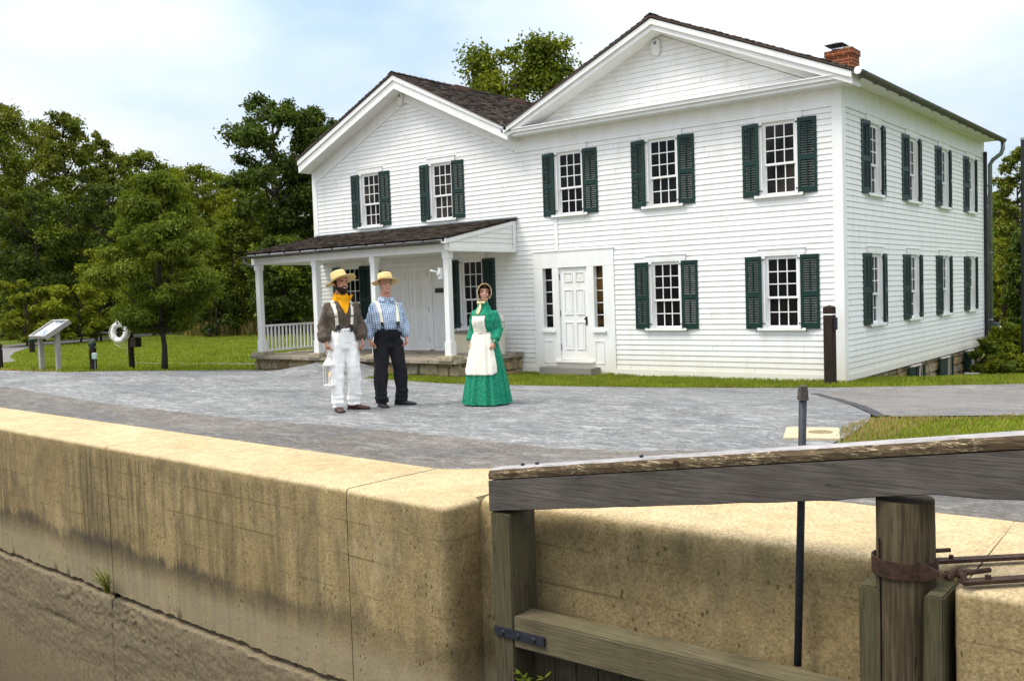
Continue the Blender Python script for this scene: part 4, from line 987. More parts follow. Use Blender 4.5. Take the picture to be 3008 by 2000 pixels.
MB().box(-.37, .37, -.32, .32, .001, .008).xf(T).build('panel', m, wp_)
# life ring on its post
rg = thing('ring_post', 'dark timber post with a small brown box carrying the life ring', 'post', at(-16.97, -4.09, -.05), math.radians(10))
MB().rings([(0, 0, 0, .075, .075), (0, 0, 1.05, .07, .07)], 12).build('post', M_DARKPOST, rg)
MB().box(.07, .33, -.12, .06, .60, .85, bev=.006).build('box', M_DARKPOST, rg)
lr = thing('life_ring', 'white ring buoy with rope loops hanging from a dark post', 'life ring', at(-17.15, -4.28, .93))
RM = Matrix.Rotation(math.radians(16), 4, 'Z') @ Matrix.Rotation(math.radians(90-6), 4, 'X') @ Matrix.Scale(1.08, 4)
rb = MB(); vs = []
for i in range(36):
    a = 2*math.pi*i/36
    for j in range(12):
        t_ = 2*math.pi*j/12; vs.append(((.20+.07*math.cos(t_))*math.cos(a), (.20+.07*math.cos(t_))*math.sin(a), .055*math.sin(t_)))
rb.add(vs, [(i*12+j, ((i+1) % 36)*12+j, ((i+1) % 36)*12+(j+1) % 12, i*12+(j+1) % 12) for i in range(36) for j in range(12)])
rb.xf(RM).build('ring', simple('white_foam', (.80, .80, .78), .5, .3, .06, 6), lr, smooth=True)
bd = MB()
for k in range(4):
    a0 = math.pi/4+math.pi/2*k; vs = []
    for a in (a0-.12, a0+.12):
        for j in range(12):
            t_ = 2*math.pi*j/12; vs.append(((.20+.075*math.cos(t_))*math.cos(a), (.20+.075*math.cos(t_))*math.sin(a), .060*math.sin(t_)))
    bd.add(vs, [(j, (j+1) % 12, 12+(j+1) % 12, 12+j) for j in range(12)])
bd.xf(RM).build('band', simple('grey_band', (.6, .6, .6), .6, .2), lr)
rp_ = MB(); M_ROPE = simple('pale_rope', (.62, .54, .36), .9, .1, .2, 40)
for k in range(4):
    a0 = math.pi/4+math.pi/2*k; P = [Vector((math.cos(a0+i*math.pi/12)*(.275+.055*math.sin(math.pi*i/6)), math.sin(a0+i*math.pi/12)*(.275+.055*math.sin(math.pi*i/6)), 0)) for i in range(7)]
    rp_.tube([RM @ p for p in P], .010, 6)
rp_.tube([(0, -.06, -.25), (.05, -.05, -.38), (.13, .02, -.42), (.20, .08, -.30), (.22, .07, -.5), (.18, .06, -.58), (.24, .05, -.44), (.21, .10, -.12), (.16, .12, .12)], .009, 6)
rp_.tube([(-.02, 0, .26), (.06, .05, .36), (.12, .12, .30)], .010, 6)
rp_.build('rope', M_ROPE, lr)
# far fence, picnic table, dark kiosk bench
fn = thing('fence', 'weathered grey picket fence gate at the far left below the trees', 'fence', at(-42.5, 2.5))
for i in range(14): MB().box(-2.2+i*.17, -2.2+i*.17+.10, -.02, .02, 0, .78).build('picket', M_GATE, fn)
for z in (.2, .62): MB().box(-2.3, .25, .021, .06, z, z+.09).build('rail', M_GATE, fn)
MB().box(.22, .40, -.09, .09, 0, 1.0).build('post', M_GATE, fn); MB().box(-2.45, -2.27, -.09, .09, 0, .9).build('post', M_GATE, fn)
pt = thing('picnic_table', 'small grey picnic table in the shade behind the lawn', 'table', at(-39.2, 7.3), .5)
MB().box(-.9, .9, -.35, .35, .66, .71).build('tabletop', M_CAP, pt)
for s_ in (-1, 1):
    MB().box(-.9, .9, s_*.62-.12, s_*.62+.12, .38, .42).build('seat', M_CAP, pt)
    MB().box(s_*.6-.05, s_*.6+.05, -.05, .05, 0, .66).box(s_*.6-.03, s_*.6+.03, -.62, .62, .32, .38).build('trestle', M_GATE, pt)
kb = thing('park_bench', 'dark timber bench back seen behind the porch post at the far edge of the lawn', 'bench', at(-31.7, 11.4), .75)
MB().box(-.2, 1.6, -.03, .03, .32, .72).build('backrest', M_DARKPOST, kb); MB().box(-.2, 1.6, -.5, -.03, .30, .35).build('seat', M_DARKPOST, kb); MB().box(-.25, 1.65, -.05, .05, .72, .75).build('top_rail', M_CAP, kb)
for x in (-.2, 1.5): MB().box(x, x+.1, -.48, -.40, 0, .30).build('leg', M_DARKPOST, kb); MB().box(x, x+.1, .031, .10, 0, .72).build('leg', M_DARKPOST, kb)
fp = thing('stub_post', 'short dark square post beside the far pale path on the right', 'post', at(-7.6, 47, 0), .3)
MB().box(-.4, .4, -.2, .2, -.3, .62, bev=.02).build('post', M_DARKPOST, fp)
lp = spot(2357.5, 24); pole = thing('pole', 'tall thin dark pole at the right edge of the picture', 'pole', (lp[0], lp[1], -1.6))
MB().tube([(0, 0, 0), (0, 0, ztop(2354, 326, 24)+1.6)], [.06, .045], 10).build('shaft', M_DARKMETAL, pole)
MB().rings([(0, 0, ztop(2354, 326, 24)+1.6, .06, .06), (0, 0, ztop(2354, 326, 24)+1.66, .05, .05)], 10).build('finial', M_GALV, pole)
# ------------------------------------------------------------------ grass
def in_poly(x, y, P):
    c = False; j = len(P)-1
    for i in range(len(P)):
        if (P[i][1] > y) != (P[j][1] > y) and x < (P[j][0]-P[i][0])*(y-P[i][1])/(P[j][1]-P[i][1])+P[i][0]: c = not c
        j = i
    return c
def quads_obj(name, A, mats, parent=None, mi=None):
    """A: (n, 4, 3) array of separate quads"""
    n = len(A); me = bpy.data.meshes.new(name)
    me.vertices.add(n*4); me.vertices.foreach_set('co', A.reshape(-1).astype(np.float32))
    me.loops.add(n*4); me.loops.foreach_set('vertex_index', np.arange(n*4, dtype=np.int32))
    me.polygons.add(n); me.polygons.foreach_set('loop_start', np.arange(0, n*4, 4, dtype=np.int32)); me.polygons.foreach_set('loop_total', np.full(n, 4, np.int32))
    for m in (mats if isinstance(mats, (list, tuple)) else [mats]): me.materials.append(m)
    if mi is not None: me.polygons.foreach_set('material_index', mi.astype(np.int32))
    me.update(calc_edges=True); me.validate()
    o = bpy.data.objects.new(name, me); COL.objects.link(o)
    if parent: o.parent = parent
    return o
def grass(name, poly, dens, h, wd, mats, dryf=None, seed=0, lean=.5):
    rg_ = np.random.default_rng(seed); xs = [p[0] for p in poly]; ys = [p[1] for p in poly]
    ar = (max(xs)-min(xs))*(max(ys)-min(ys)); n = int(ar*dens)
    px = rg_.uniform(min(xs), max(xs), n); py = rg_.uniform(min(ys), max(ys), n)
    keep = [i for i in range(n) if in_poly(px[i]+.05*noise.noise((px[i]*3, py[i]*3, 0)), py[i]+.07*noise.noise((px[i]*3, py[i]*3, 4)), poly)]
    px, py = px[keep], py[keep]; n = len(px); pz = np.array([g(x, y) for x, y in zip(px, py)])-.01
    hh = h*rg_.uniform(.5, 1.15, n)*np.array([.8+.6*noise.noise((x*.9, y*.9, 2)) for x, y in zip(px, py)])
    a = rg_.uniform(0, 6.283, n); b = rg_.uniform(0, 6.283, n); ln = lean*hh*rg_.uniform(.2, 1, n)
    P = np.stack([px, py, pz], 1); W = np.stack([np.cos(a), np.sin(a), 0*a], 1)*wd*rg_.uniform(.7, 1.3, n)[:, None]/2
    D = np.stack([np.cos(b)*ln, np.sin(b)*ln, hh], 1); Mm = np.stack([np.cos(b)*ln*.3, np.sin(b)*ln*.3, hh*.6], 1)
    A = np.stack([P-W, P+W, P+Mm+W*.8, P+D], 1)
    mi = None
    if dryf: mi = np.array([1 if rg_.random() < dryf(x, y) else 0 for x, y in zip(px, py)])
    return tag(quads_obj(name, A, mats, None, mi), kind='stuff')
def dist_edge(x, y, P):
    d = 9
    for a, b in zip(P, P[1:]):
        ax, ay = a; bx, by = b; t = max(0, min(1, ((x-ax)*(bx-ax)+(y-ay)*(by-ay))/((bx-ax)**2+(by-ay)**2))); d = min(d, math.hypot(x-ax-t*(bx-ax), y-ay-t*(by-ay)))
    return d
E1 = [(-9.2, -2.42), (-8.30, -4.02), (-5.3, -4.56), (-2.8, -3.06), (-.3, -1.23), (.45, -.86), (1.26, -.32), (2.8, .62), (6.5, 2.95)]
NEARG = E1+[(6.2, 5), (2.5, 3.2), (.8, 2.5), (.06, 1.2), (.05, -.03), (-5.1, -.03), (-5.1, -.46), (-6.65, -.46), (-6.7, -.03), (-7.25, -.05), (-7.25, -2.3)]
grass('house_grass', NEARG, 1500, .075, .012, [M_GRASS, M_DRY], lambda x, y: .04+.55*max(0, 1-dist_edge(x, y, E1)/.16)*(.4+.9*max(0, noise.noise((x*1.1, 3, 0))+.1)), 1)
E2 = [(2.55, -7.2), (2.66, -6.56), (3.9, -5.46), (12, 1.55)]
VERGE = E2+[(14, -2), (10, -7.5), (5.4, -8.9), (3.3, -8.75), (2.75, -8.2)]
grass('verge_grass', VERGE, 1800, .060, .011, [M_GRASS, M_DRY], lambda x, y: .10+.8*max(0, 1-dist_edge(x, y, E2)/.35)+(.8 if x < 3.2 else .12)*max(0, 1-(x-2.6)/1.6), 2)
LAWN = [(-60, -12), (-30, -8.25), (-25, -7.25), (-18.3, -6.72), (-15.6, -6.38), (-14.45, -4.5), (-14.42, 2), (-14.5, 15), (-24, 24), (-36, 13), (-41.2, 8.5), (-39.9, 5.9), (-38, 2.9), (-34.7, .9), (-31, -.9), (-25.6, -3.1), (-24.2, -4.1), (-20, -6.1), (-23, -7.1), (-27, -8), (-40, -9)]
LAWN2 = [(-19.9, -6.1), (-24.2, -4.05), (-25.6, -3.1), (-31, -.9), (-34.7, .9), (-38, 2.9), (-39.9, 5.9), (-38, 10), (-28, 18), (-14.6, 16), (-14.42, 2), (-14.35, -4.5), (-15.6, -6.38), (-18.3, -6.74)]
SP = [(-25, -3.1), (-21.6, -1.5), (-17.1, -.42), (-15.2, -.3)]
def lawn_d(x, y): return .9 if dist_edge(x, y, [(-19.5, -6.5), (-18.3, -6.74), (-16.3, -6.5)]) < .22 else .03
gl = grass('lawn_grass', LAWN2, 190, .085, .035, [M_GRASS, M_DRY], lawn_d, 3)
# keep the narrow path free of blades
me = gl.data; co = np.zeros(len(me.vertices)*3, np.float32); me.vertices.foreach_get('co', co); co = co.reshape(-1, 4, 3)
for i in range(len(co)):
    if dist_edge(co[i, 0, 0], co[i, 0, 1], SP) < .11: co[i, :, 2] -= .3
me.vertices.foreach_set('co', co.reshape(-1)); me.update()
grass('tall_grass', [(-40, 11.5), (-36, 10.5), (-31, 12), (-26, 15), (-18, 17), (-15, 20), (-18, 24), (-30, 19), (-40, 15)], 60, .75, .05, [M_MEADOW, M_DRY], lambda x, y: .25, 5, .35)
grass('meadow_grass', [(-30, 58), (20, 58), (25, 90), (-40, 90)], 18, 1.0, .12, [M_MEADOW, M_DRY], lambda x, y: .3, 6, .3)
grass('back_grass', [(-12, 30), (22, 16), (26, 47), (-14, 40), (-20, 38)], 30, .14, .10, [M_GRASS, M_DRY], lambda x, y: .08, 7)
# ------------------------------------------------------------------ trees
def crown(parent, clumps, nleaf, ls, mats, seed, droop=.0, asp=.5, flat=.7, rnd=1.0, name='crown', mix=.0):
    rg_ = np.random.default_rng(seed); C = np.array([c[:3] for c in clumps]); R = np.array([c[3] for c in clumps])
    k = rg_.choice(len(C), nleaf, p=R**2/np.sum(R**2))
    d = rg_.normal(size=(nleaf, 3)); d /= np.linalg.norm(d, axis=1)[:, None]
    rr_ = np.clip(np.abs(rg_.normal(.62, .30, nleaf)), 0, 1.5); off = d*(R[k]*rr_)[:, None]; off[:, 2] *= flat
    P = C[k]+off
    nrm = d*.6+rg_.normal(size=(nleaf, 3))*.6*rnd+np.array([0, 0, .55]); nrm /= np.linalg.norm(nrm, axis=1)[:, None]
    t = rg_.normal(size=(nleaf, 3))+d*.8; t[:, 2] -= droop*2.2; t -= nrm*np.sum(t*nrm, 1)[:, None]; t /= np.linalg.norm(t, axis=1)[:, None]
    b = np.cross(nrm, t); s = ls*rg_.uniform(.6, 1.35, nleaf)[:, None]
    A = np.stack([P-t*s/2, P+b*s*asp/2, P+t*s/2, P-b*s*asp/2], 1)
    mi = (rg_.random(len(C)) < mix).astype(int)[k] if mix else None
    return quads_obj(name, A, mats, parent, mi)
def tree(name, label, xv, hw, yt, dep, lm, seed, group='trees at the edge of the wood', nleaf=9000, ls=.22, base=.18, cat='tree', prof=None, lm2=None, lean=0, droop=.1, asp=.55, trunk=.16, ncl=150, cr=.21, flat=.75, vis=1.0):
    x, y = spot(xv, dep); z0 = g(x, y); H = ztop(xv, yt, dep)-z0; R = hw*VS*dep/FPX; rg_ = random.Random(seed)
    t = thing(name, label, cat, (x, y, z0), rg_.uniform(0, 6), group)
    prof = prof or (lambda u: math.sqrt(max(0, 1-max(0, (u-.4)/.62)**2.5))*min(1, .65+1.1*u))
    cl = []
    for i in range(ncl):
        u = (i+rg_.random())/ncl; zz = H*(base+(1-base)*u*.97); a = rg_.uniform(0, 6.283)
        rad = R*max(.12, prof(u)); q = rad*math.sqrt(rg_.uniform(.12, 1.0)); c_ = R*cr*rg_.uniform(.45, 1.4)*(.75+.35*prof(u))
        q = max(0, q-c_*.3)
        cl.append((q*math.cos(a)+lean*zz, q*math.sin(a), min(zz, H-c_*1.0), c_))
    cl.append((lean*H*.95, 0, H-R*cr*.75, R*cr*.6))
    mats = [lm, lm2] if lm2 else lm
    nleaf = int(nleaf*2.6); ls *= .74
    crown(t, cl, nleaf, ls, mats, seed, droop, asp, flat, mix=.3 if lm2 else 0)
    tb = MB(); n = 7
    tb.tube([(lean*H*.9*i/n+.12*R*noise.noise((seed, i*.7, 0)), .12*R*noise.noise((seed, i*.7, 5)), H*.92*i/n-.1) for i in range(n+1)], [trunk*(1.25 if i == 0 else 1)*(1-i/n*.88) for i in range(n+1)], 9)
    for c in rg_.sample(cl, min(len(cl), 16)):
        z1 = max(H*base*1.05, c[2]-math.hypot(c[0], c[1])*rg_.uniform(.5, .9)-.2*R)
        p0 = Vector((lean*z1, 0, z1)); p1 = Vector(c[:3]); m_ = p0.lerp(p1, .5)+Vector((0, 0, -.06*R))
        tb.tube([p0, m_, p1], [trunk*.42, trunk*.25, trunk*.08], 6)
    tb.build('trunk', M_BARK, t, smooth=True)
    return t
GW_ = 'tall trees at the edge of the wood'; GS_ = 'low shrubs under the trees'
tree('tree', 'tall feathery tree at the far left, highest of the left wood', 30, 120, 232, 58, M_LEAFO, 1, GW_, 14000, .26, .15, lm2=M_LEAF)
tree('tree', 'tall olive green tree just right of the highest one in the left wood', 172, 85, 256, 56, M_LEAFO, 2, GW_, 11000, .26, .15, lm2=M_LEAF)
tree('tree', 'slim loose topped tree stepping down the left skyline, above the sign', 246, 58, 300, 60, M_LEAFO, 3, GW_, 8000, .26, .15)
tree('tree', 'full mid height tree on the skyline just left above the young lawn tree', 345, 85, 342, 62, M_LEAF, 4, GW_, 10000, .26, .15, lm2=M_LEAFO)
tree('tree', 'yellowish tree on the skyline right of the young lawn tree', 470, 95, 376, 62, M_LEAFY, 5, GW_, 10000, .26, .12, lm2=M_LEAF)
tree('tree', 'bushy yellow green tree in front of the dark tree by the house', 575, 90, 392, 56, M_LEAFY, 6, GW_, 10000, .25, .1, lm2=M_LEAF)
tree('tree', 'dark spreading tree rising above the wing roof with arms to the left', 648, 135, 222, 50, M_LEAFD, 7, GW_, 8500, .30, .42, trunk=.30, prof=lambda u: .55+.45*math.sin(u*3.1), cr=.24, ncl=60, flat=.6)
tree('tree', 'dark tree half hidden behind the left roof slope of the wing', 752, 80, 246, 52, M_LEAFD, 8, GW_, 10000, .26, .25, lm2=M_LEAF)
tree('tree', 'rounded mid green tree low in the left wood with pale leaf tips', 95, 105, 428, 50, M_LEAFD, 9, GW_, 11000, .22, .12, lm2=M_LEAF)
tree('tree', 'mid green tree filling the wood behind the life ring', 265, 90, 420, 52, M_LEAFD, 10, GW_, 10000, .22, .1)
tree('tree', 'olive tree seen through the gap left of the porch', 545, 80, 500, 49, M_LEAF, 11, GW_, 10000, .22, .05, lm2=M_LEAFO)
tree('tree', 'dark tree seen through the open end of the porch', 655, 85, 540, 46, M_LEAFD, 12, GW_, 10000, .22, .16, lm2=M_LEAF)
tree('shrub', 'yellow green shrub behind the information panel', 60, 95, 640, 45, M_LEAFY, 13, GS_, 7000, .20, .10, 'shrub', trunk=.05, ncl=30, flat=.6)
tree('shrub', 'layered yellow green shrub between the information panel and the life ring', 185, 80, 648, 46, M_LEAFY, 14, GS_, 7000, .20, .10, 'shrub', trunk=.05, ncl=30, flat=.6)
tree('shrub', 'bright green sapling behind the life ring post', 232, 52, 572, 47, M_LEAFY, 15, GS_, 4500, .20, .1, 'shrub', trunk=.05, ncl=22)
tree('shrub', 'dark low shrub right of the young lawn tree', 500, 55, 640, 47, M_LEAFD, 16, GS_, 5000, .20, .05, 'shrub', trunk=.05, ncl=24)
tree('young_tree', 'young locust tree with drooping feathery leaves standing alone on the lawn', 375, 156, 386, 23.6, M_LEAFN, 17, None, 34000, .15, .20, trunk=.072, ncl=150, cr=.19, droop=.6, asp=.30, flat=.55, lm2=M_LEAF, prof=lambda u: (1-max(0, u-.25)**1.25*1.12)*min(1, .36+u*2.6))
tree('tree', 'sunlit yellow green tree rising behind the roofs between the two gables', 1205, 168, 92, 44, M_LEAF, 18, None, 15000, .28, .35, trunk=.3, ncl=110, cr=.22, lm2=M_LEAFY, prof=lambda u: .7+.3*math.sin(u*3.1))
tree('tree', 'broad olive tree standing between the two highest trees of the left wood', 108, 100, 272, 63, M_LEAF, 41, GW_, 9000, .26, .12, lm2=M_LEAFO)
tree('tree', 'rounded tree filling the skyline dip above the life ring', 292, 85, 352, 66, M_LEAFO, 42, GW_, 9000, .26, .12, lm2=M_LEAF)
tree('tree', 'even topped yellowish tree between the young lawn tree and the dark tree', 420, 80, 380, 66, M_LEAFY, 43, GW_, 9000, .26, .12, lm2=M_LEAFO)
tree('tree', 'small crowned tree low on the skyline left of the dark spreading tree', 525, 75, 396, 68, M_LEAFY, 44, GW_, 9000, .26, .12, lm2=M_LEAF)
GR_ = 'trees right of the house'
tree('tree', 'tall loose tree at the right edge with sky showing through its top', 2345, 60, 338, 58, M_LEAFO, 19, GR_, 6500, .26, .3, lm2=M_LEAF)
tree('tree', 'dense olive tree directly right of the downpipe', 2295, 55, 440, 66, M_LEAFO, 20, GR_, 9000, .28, .05)
tree('tree', 'yellow green lower tree between the downpipe and the pole', 2312, 48, 545, 62, M_LEAFY, 21, GR_, 6500, .26, .08, lm2=M_LEAF)
tree('tree', 'small dark tree in front of the meadow at the right edge', 2362, 45, 520, 40, M_LEAFD, 22, GR_, 6000, .2, .25)
# weeds heaped at the back corner of the house
x, y = 2.6, 6.2
for (lb, xv, dp_, hw, yt, sd, lm) in (('leafy weed clump against the back corner of the house', 2268, 23.5, 38, 778, 31, M_LEAF), ('bright weed thicket right of the downpipe foot', 2318, 24.5, 52, 738, 32, M_LEAFY), ('weed clump at the right edge behind the grass bank', 2372, 25, 46, 734, 33, M_LEAFY), ('low broad leaved weed clump at the crest of the grass bank', 2318, 21.5, 60, 812, 34, M_LEAFY)):
    tree('weed_clump', lb, xv, hw, yt, dp_, lm, sd, 'weeds beside the house', 6500, .15, .02, 'weeds', trunk=.015, ncl=40, cr=.26, asp=.6, lm2=M_LEAF)
# the far wood reads as one mass
cl = []; r = random.Random(77)
for i in range(240):
    xv = r.uniform(-500, 860); dp_ = r.uniform(66, 84); x, y = spot(xv, dp_); top = ztop(xv, 425+30*noise.noise((xv*.01, 0, 0)), dp_)
    cl.append((x, y, r.uniform(.2, max(1, top-2.2)), r.uniform(1.8, 2.9)))
for i in range(120):
    xv = r.uniform(-500, 860); dp_ = r.uniform(54, 60); x, y = spot(xv, dp_); cl.append((x, y, r.uniform(.3, 3.5), r.uniform(1.2, 2.0)))
for i in range(110):
    xv = r.uniform(2150, 2900); dp_ = r.uniform(95, 125); x, y = spot(xv, dp_); cl.append((x, y, r.uniform(-1, 8), r.uniform(2.5, 4)))
tag(crown(None, cl, 110000, .42, M_LEAFD, 90, .1, .6, .8, name='woods'), kind='stuff')  # understory shade put into the colour by using the dark leaf
# ------------------------------------------------------------------ people
def skin(name, c):
    m, nt, b = newmat(name, .5, .35); n = noise_n(nt, coord(nt), 18, 5)
    LK(nt, ramp(nt, n, (.3, tuple(x*.82 for x in c)), (.7, tuple(min(1, x*1.1) for x in c))), b.inputs['Base Color'])
    b.inputs['Subsurface Weight'].default_value = .08; b.inputs['Subsurface Radius'].default_value = (.02, .008, .004); return m
M_SKIN = skin('skin_ruddy', (.47, .22, .14)); M_SKIN2 = skin('skin_pink', (.56, .29, .20)); M_SKIN3 = skin('skin_light', (.56, .29, .205))
def cloth(name, c, var=.2, sc=120, rough=.9, lo=.75):
    m, nt, b = newmat(name, rough, .1); v = coord(nt)
    n = noise_n(nt, v, sc, 2, .6); f = noise_n(nt, v, 7, 5)
    a = mixc(nt, .5, ramp(nt, n, (.3, tuple(x*(1-var) for x in c)), (.7, tuple(min(1, x*(1+var)) for x in c))), ramp(nt, f, (.3, lo), (.7, 1.05)), 'MULTIPLY')
    LK(nt, a, b.inputs['Base Color']); return m
M_BROWN = cloth('brown_homespun', (.105, .085, .066), .3); M_WTWILL = cloth('white_twill', (.87, .86, .84), .03, lo=.95); M_BLACKW = cloth('black_wool', (.020, .020, .023), .4)
M_STRAP = cloth('cream_webbing', (.78, .74, .62), .06); M_YELLOW = cloth('yellow_kerchief', (.80, .36, .012), .12, 60); M_APRON = cloth('cream_cotton', (.84, .79, .67), .04, lo=.93)
def straw():
    m, nt, b = newmat('straw_plait', .7, .25); v = coord(nt, (60, 60, 130)); n = noise_n(nt, v, 1.5, 3, .6)
    LK(nt, ramp(nt, n, (.3, (.52, .36, .13)), (.7, (.84, .66, .33))), b.inputs['Base Color']); return m
M_STRAW = straw()
def plaid():
    m, nt, b = newmat('blue_check', .9, .1); s = N(nt, 'ShaderNodeSeparateXYZ'); LK(nt, coord(nt, (1, 1, 1), (0, .03, 0)), s.inputs[0])
    f = lambda o, k: mth(nt, 'LESS_THAN', mth(nt, 'FRACT', mth(nt, 'MULTIPLY', o, k)), .42)
    u = s.outputs[0]
    k = mth(nt, 'MULTIPLY', mth(nt, 'ADD', f(u, 40), f(s.outputs[2], 40)), .5)
    LK(nt, ramp(nt, k, (0, (.55, .61, .69)), (.5, (.22, .31, .45)), (1, (.075, .13, .25))), b.inputs['Base Color']); return m
M_PLAID = plaid()
def calico():
    m, nt, b = newmat('green_calico', .85, .15); v = coord(nt)
    vo = N(nt, 'ShaderNodeTexVoronoi'); vo.inputs['Scale'].default_value = 52; LK(nt, v, vo.inputs['Vector'])
    n = noise_n(nt, v, 85, 3)
    a = mixc(nt, ramp(nt, mth(nt, 'ADD', vo.outputs['Distance'], mth(nt, 'MULTIPLY', n, .35)), (.32, .6), (.60, 0)), (.006, .20, .11), (.19, .45, .31))
    LK(nt, a, b.inputs['Base Color']); return m
M_CALICO = calico()
M_BROWNSHOE = simple('brown_leather', (.075, .028, .020), .5, .4, .25, 14); M_BLACKSHOE = simple('black_leather', (.012, .012, .013), .4, .4, .2, 14)
M_HAIRB = cloth('dark_brown_hair', (.030, .017, .011), .4, 90, .6); M_HAIRG = cloth('grey_hair', (.32, .30, .28), .3, 90, .6)
M_EYE = simple('eye_white', (.7, .68, .65), .3, .5, .03); M_IRIS = simple('iris', (.02, .015, .012), .2, .5, .1); M_TEETH = simple('teeth', (.58, .52, .45), .35, .5, .04); M_LIP = simple('lip', (.36, .11, .09), .5, .4, .1)
HEADR = [(-.012, .022, .026, -.050), (0, .040, .045, -.042), (.03, .056, .066, -.026), (.065, .066, .082, -.010), (.105, .072, .092, 0), (.145, .0755, .097, .004), (.185, .071, .090, .007), (.212, .056, .070, .008), (.230, .030, .038, .008)]
ZC = 1.568
def head_mb(mb, HT, fem=False):
    h = MB(); k = .95 if fem else 1
    h.rings([(0, yo, ZC+z, rx*k, ry) for z, rx, ry, yo in HEADR], 24)
    h.tube([(0, -.088, ZC+.128), (0, -.106, ZC+.095), (0, -.112, ZC+.082), (0, -.096, ZC+.072)], [.008, .012, .0155, .011], 8)
    for s in (-1, 1):
        h.ball((s*.033, -.078, ZC+.138), .014, 6, sc=(1.5, .8, .6)); h.ball((s*.040, -.066, ZC+.075), .026, 7, sc=(1, .9, .9))
        h.ball((s*.076, .008, ZC+.095), .030, 7, sc=(.32, .6, 1)); h.ball((s*.012, -.100, ZC+.080), .009, 5)
    h.ball((0, -.082, ZC+.012), .020, 6); h.ball((0, -.090, ZC+.045), .020, 6, sc=(1.5, .55, .9))
    h.xf(HT); mb.add(h.v, h.f)
def hand(mb, w, d, n, s, curl, k=1.0):
    w, d, n, s = Vector(w), Vector(d).normalized(), Vector(n).normalized(), Vector(s).normalized()
    mb.tube([w-d*.05, w, w+d*.03*k, w+d*.065*k, w+d*.092*k], [.027, .027, .036*k, .043*k, .040*k], 12, sq=[.8, .75, .48, .42, .36], up=n)
    for i, (L, r_) in enumerate(((.072, .0088), (.080, .0090), (.075, .0086), (.060, .0078))):
        p = w+d*(.088-.004*abs(i-1))*k+s*(.033-.0222*i)*k; pts = [p-d*.02, p]; a = 0
        for sg, c in zip((.45, .32, .23), curl):
            a = math.radians(c+4*i); p = p+(d*math.cos(a)+n*math.sin(a)+s*(.06-.04*i))*L*sg*k; pts.append(p)
        mb.tube(pts, [r_*1.05*k, r_*1.05*k, r_*k, r_*.92*k, r_*.75*k], 8)
    t0 = w+d*.028*k+s*.030*k; c = min(1, curl[1]/110)
    mb.tube([t0-s*.012, t0, t0+(d*.7+s*.75+n*.25)*.036*k, t0+(d*1.25+s*(.85-.5*c)+n*(.45+.5*c))*.048*k, t0+(d*1.75+s*(.75-.75*c)+n*(.55+.7*c))*.052*k], [.013*k, .0125*k, .011*k, .0098*k, .0075*k], 8)
def person(label, loc, rz, k, P, skinm):
    mb = MB(); sw = P.get('sw', 1.0)
    mb.rings([(0, .01, .88, .155*sw, .11), (0, .01, 1.0, .155*sw, .108), (0, .005, 1.12, .145*sw, .10), (0, 0, 1.28, .165*sw, .115), (0, .005, 1.36, .140*sw, .095), (0, .015, 1.45, .085*sw, .068), (0, .02, 1.51, .062, .058)], 20)
    HT = Matrix.Translation((0, .01, ZC+.02)) @ Matrix.Rotation(P.get('hyaw', 0), 4, 'Z') @ Matrix.Rotation(P.get('hpit', 0), 4, 'X') @ Matrix.Rotation(P.get('hrol', 0), 4, 'Y') @ Matrix.Translation((0, -.01, -ZC-.02))
    mb.tube([(0, .03, 1.44), (0, .02, 1.53), HT @ Vector((0, .008, 1.60))], [.074*sw, .064*sw, .063*sw], 14)
    head_mb(mb, HT, P.get('fem'))
    A = P['arms']
    for (sh, el, wr) in A:
        mb.tube([sh, Vector(sh).lerp(Vector(el), .5), el, Vector(el).lerp(Vector(wr), .45), wr], [.040*sw, .042*sw, .038*sw, .038*sw, .027], 12)
    for hd in P['hands']: hand(mb, *hd)
    for (hp, kn, an) in P['legs']:
        mb.tube([hp, Vector(hp).lerp(Vector(kn), .4), kn, Vector(kn).lerp(Vector(an), .35), an], [.088, .076, .056, .058, .040], 12)
    V, F, _ = remesh(mb, .0056, 2)
    o = mesh_obj('person', V, F, skinm); o.location = loc; o.rotation_euler = (0, 0, rz); o.scale = (k*P.get('w', 1.07), k*P.get('w', 1.07), k)
    tag(o, label, 'person', 'people standing on the asphalt'); o['_HT'] = 1; del o['_HT']
    # face
    for s in (-1, 1):
        e = MB().ball((s*.032, -.0825, ZC+.118), .0095, 8, sc=(1.2, .8, .6)); e.ball((s*.032, -.0895, ZC+.118), .0058, 6, mi=1); e.xf(HT); e.build('eye', [M_EYE, M_IRIS], o, smooth=True)
        b = MB().tube([(s*.014, -.099, ZC+.137), (s*.033, -.099, ZC+.143), (s*.052, -.086, ZC+.136)], [.004, .005, .003], 6); b.xf(HT); b.build('eyebrow', P['hair'], o)
    m_ = MB()
    m_.tube([(-.031, -.093, ZC+.055), (-.016, -.106, ZC+.046), (0, -.110, ZC+.043), (.016, -.106, ZC+.046), (.031, -.093, ZC+.055)], [.003, .006, .0065, .006, .003], 8, mi=0)
    m_.tube([(-.027, -.097, ZC+.056), (-.014, -.1075, ZC+.051), (0, -.1115, ZC+.049), (.014, -.1075, ZC+.051), (.027, -.097, ZC+.056)], [.002, .0045, .005, .0045, .002], 8, mi=1)
    mk_ = P.get('mk', 1.0); m_.v = [(v[0]*mk_, v[1], (v[2]-ZC-.05)*mk_+ZC+.05) for v in m_.v]
    m_.xf(HT); m_.build('mouth', [M_LIP, M_TEETH], o, smooth=True)
    return o, HT
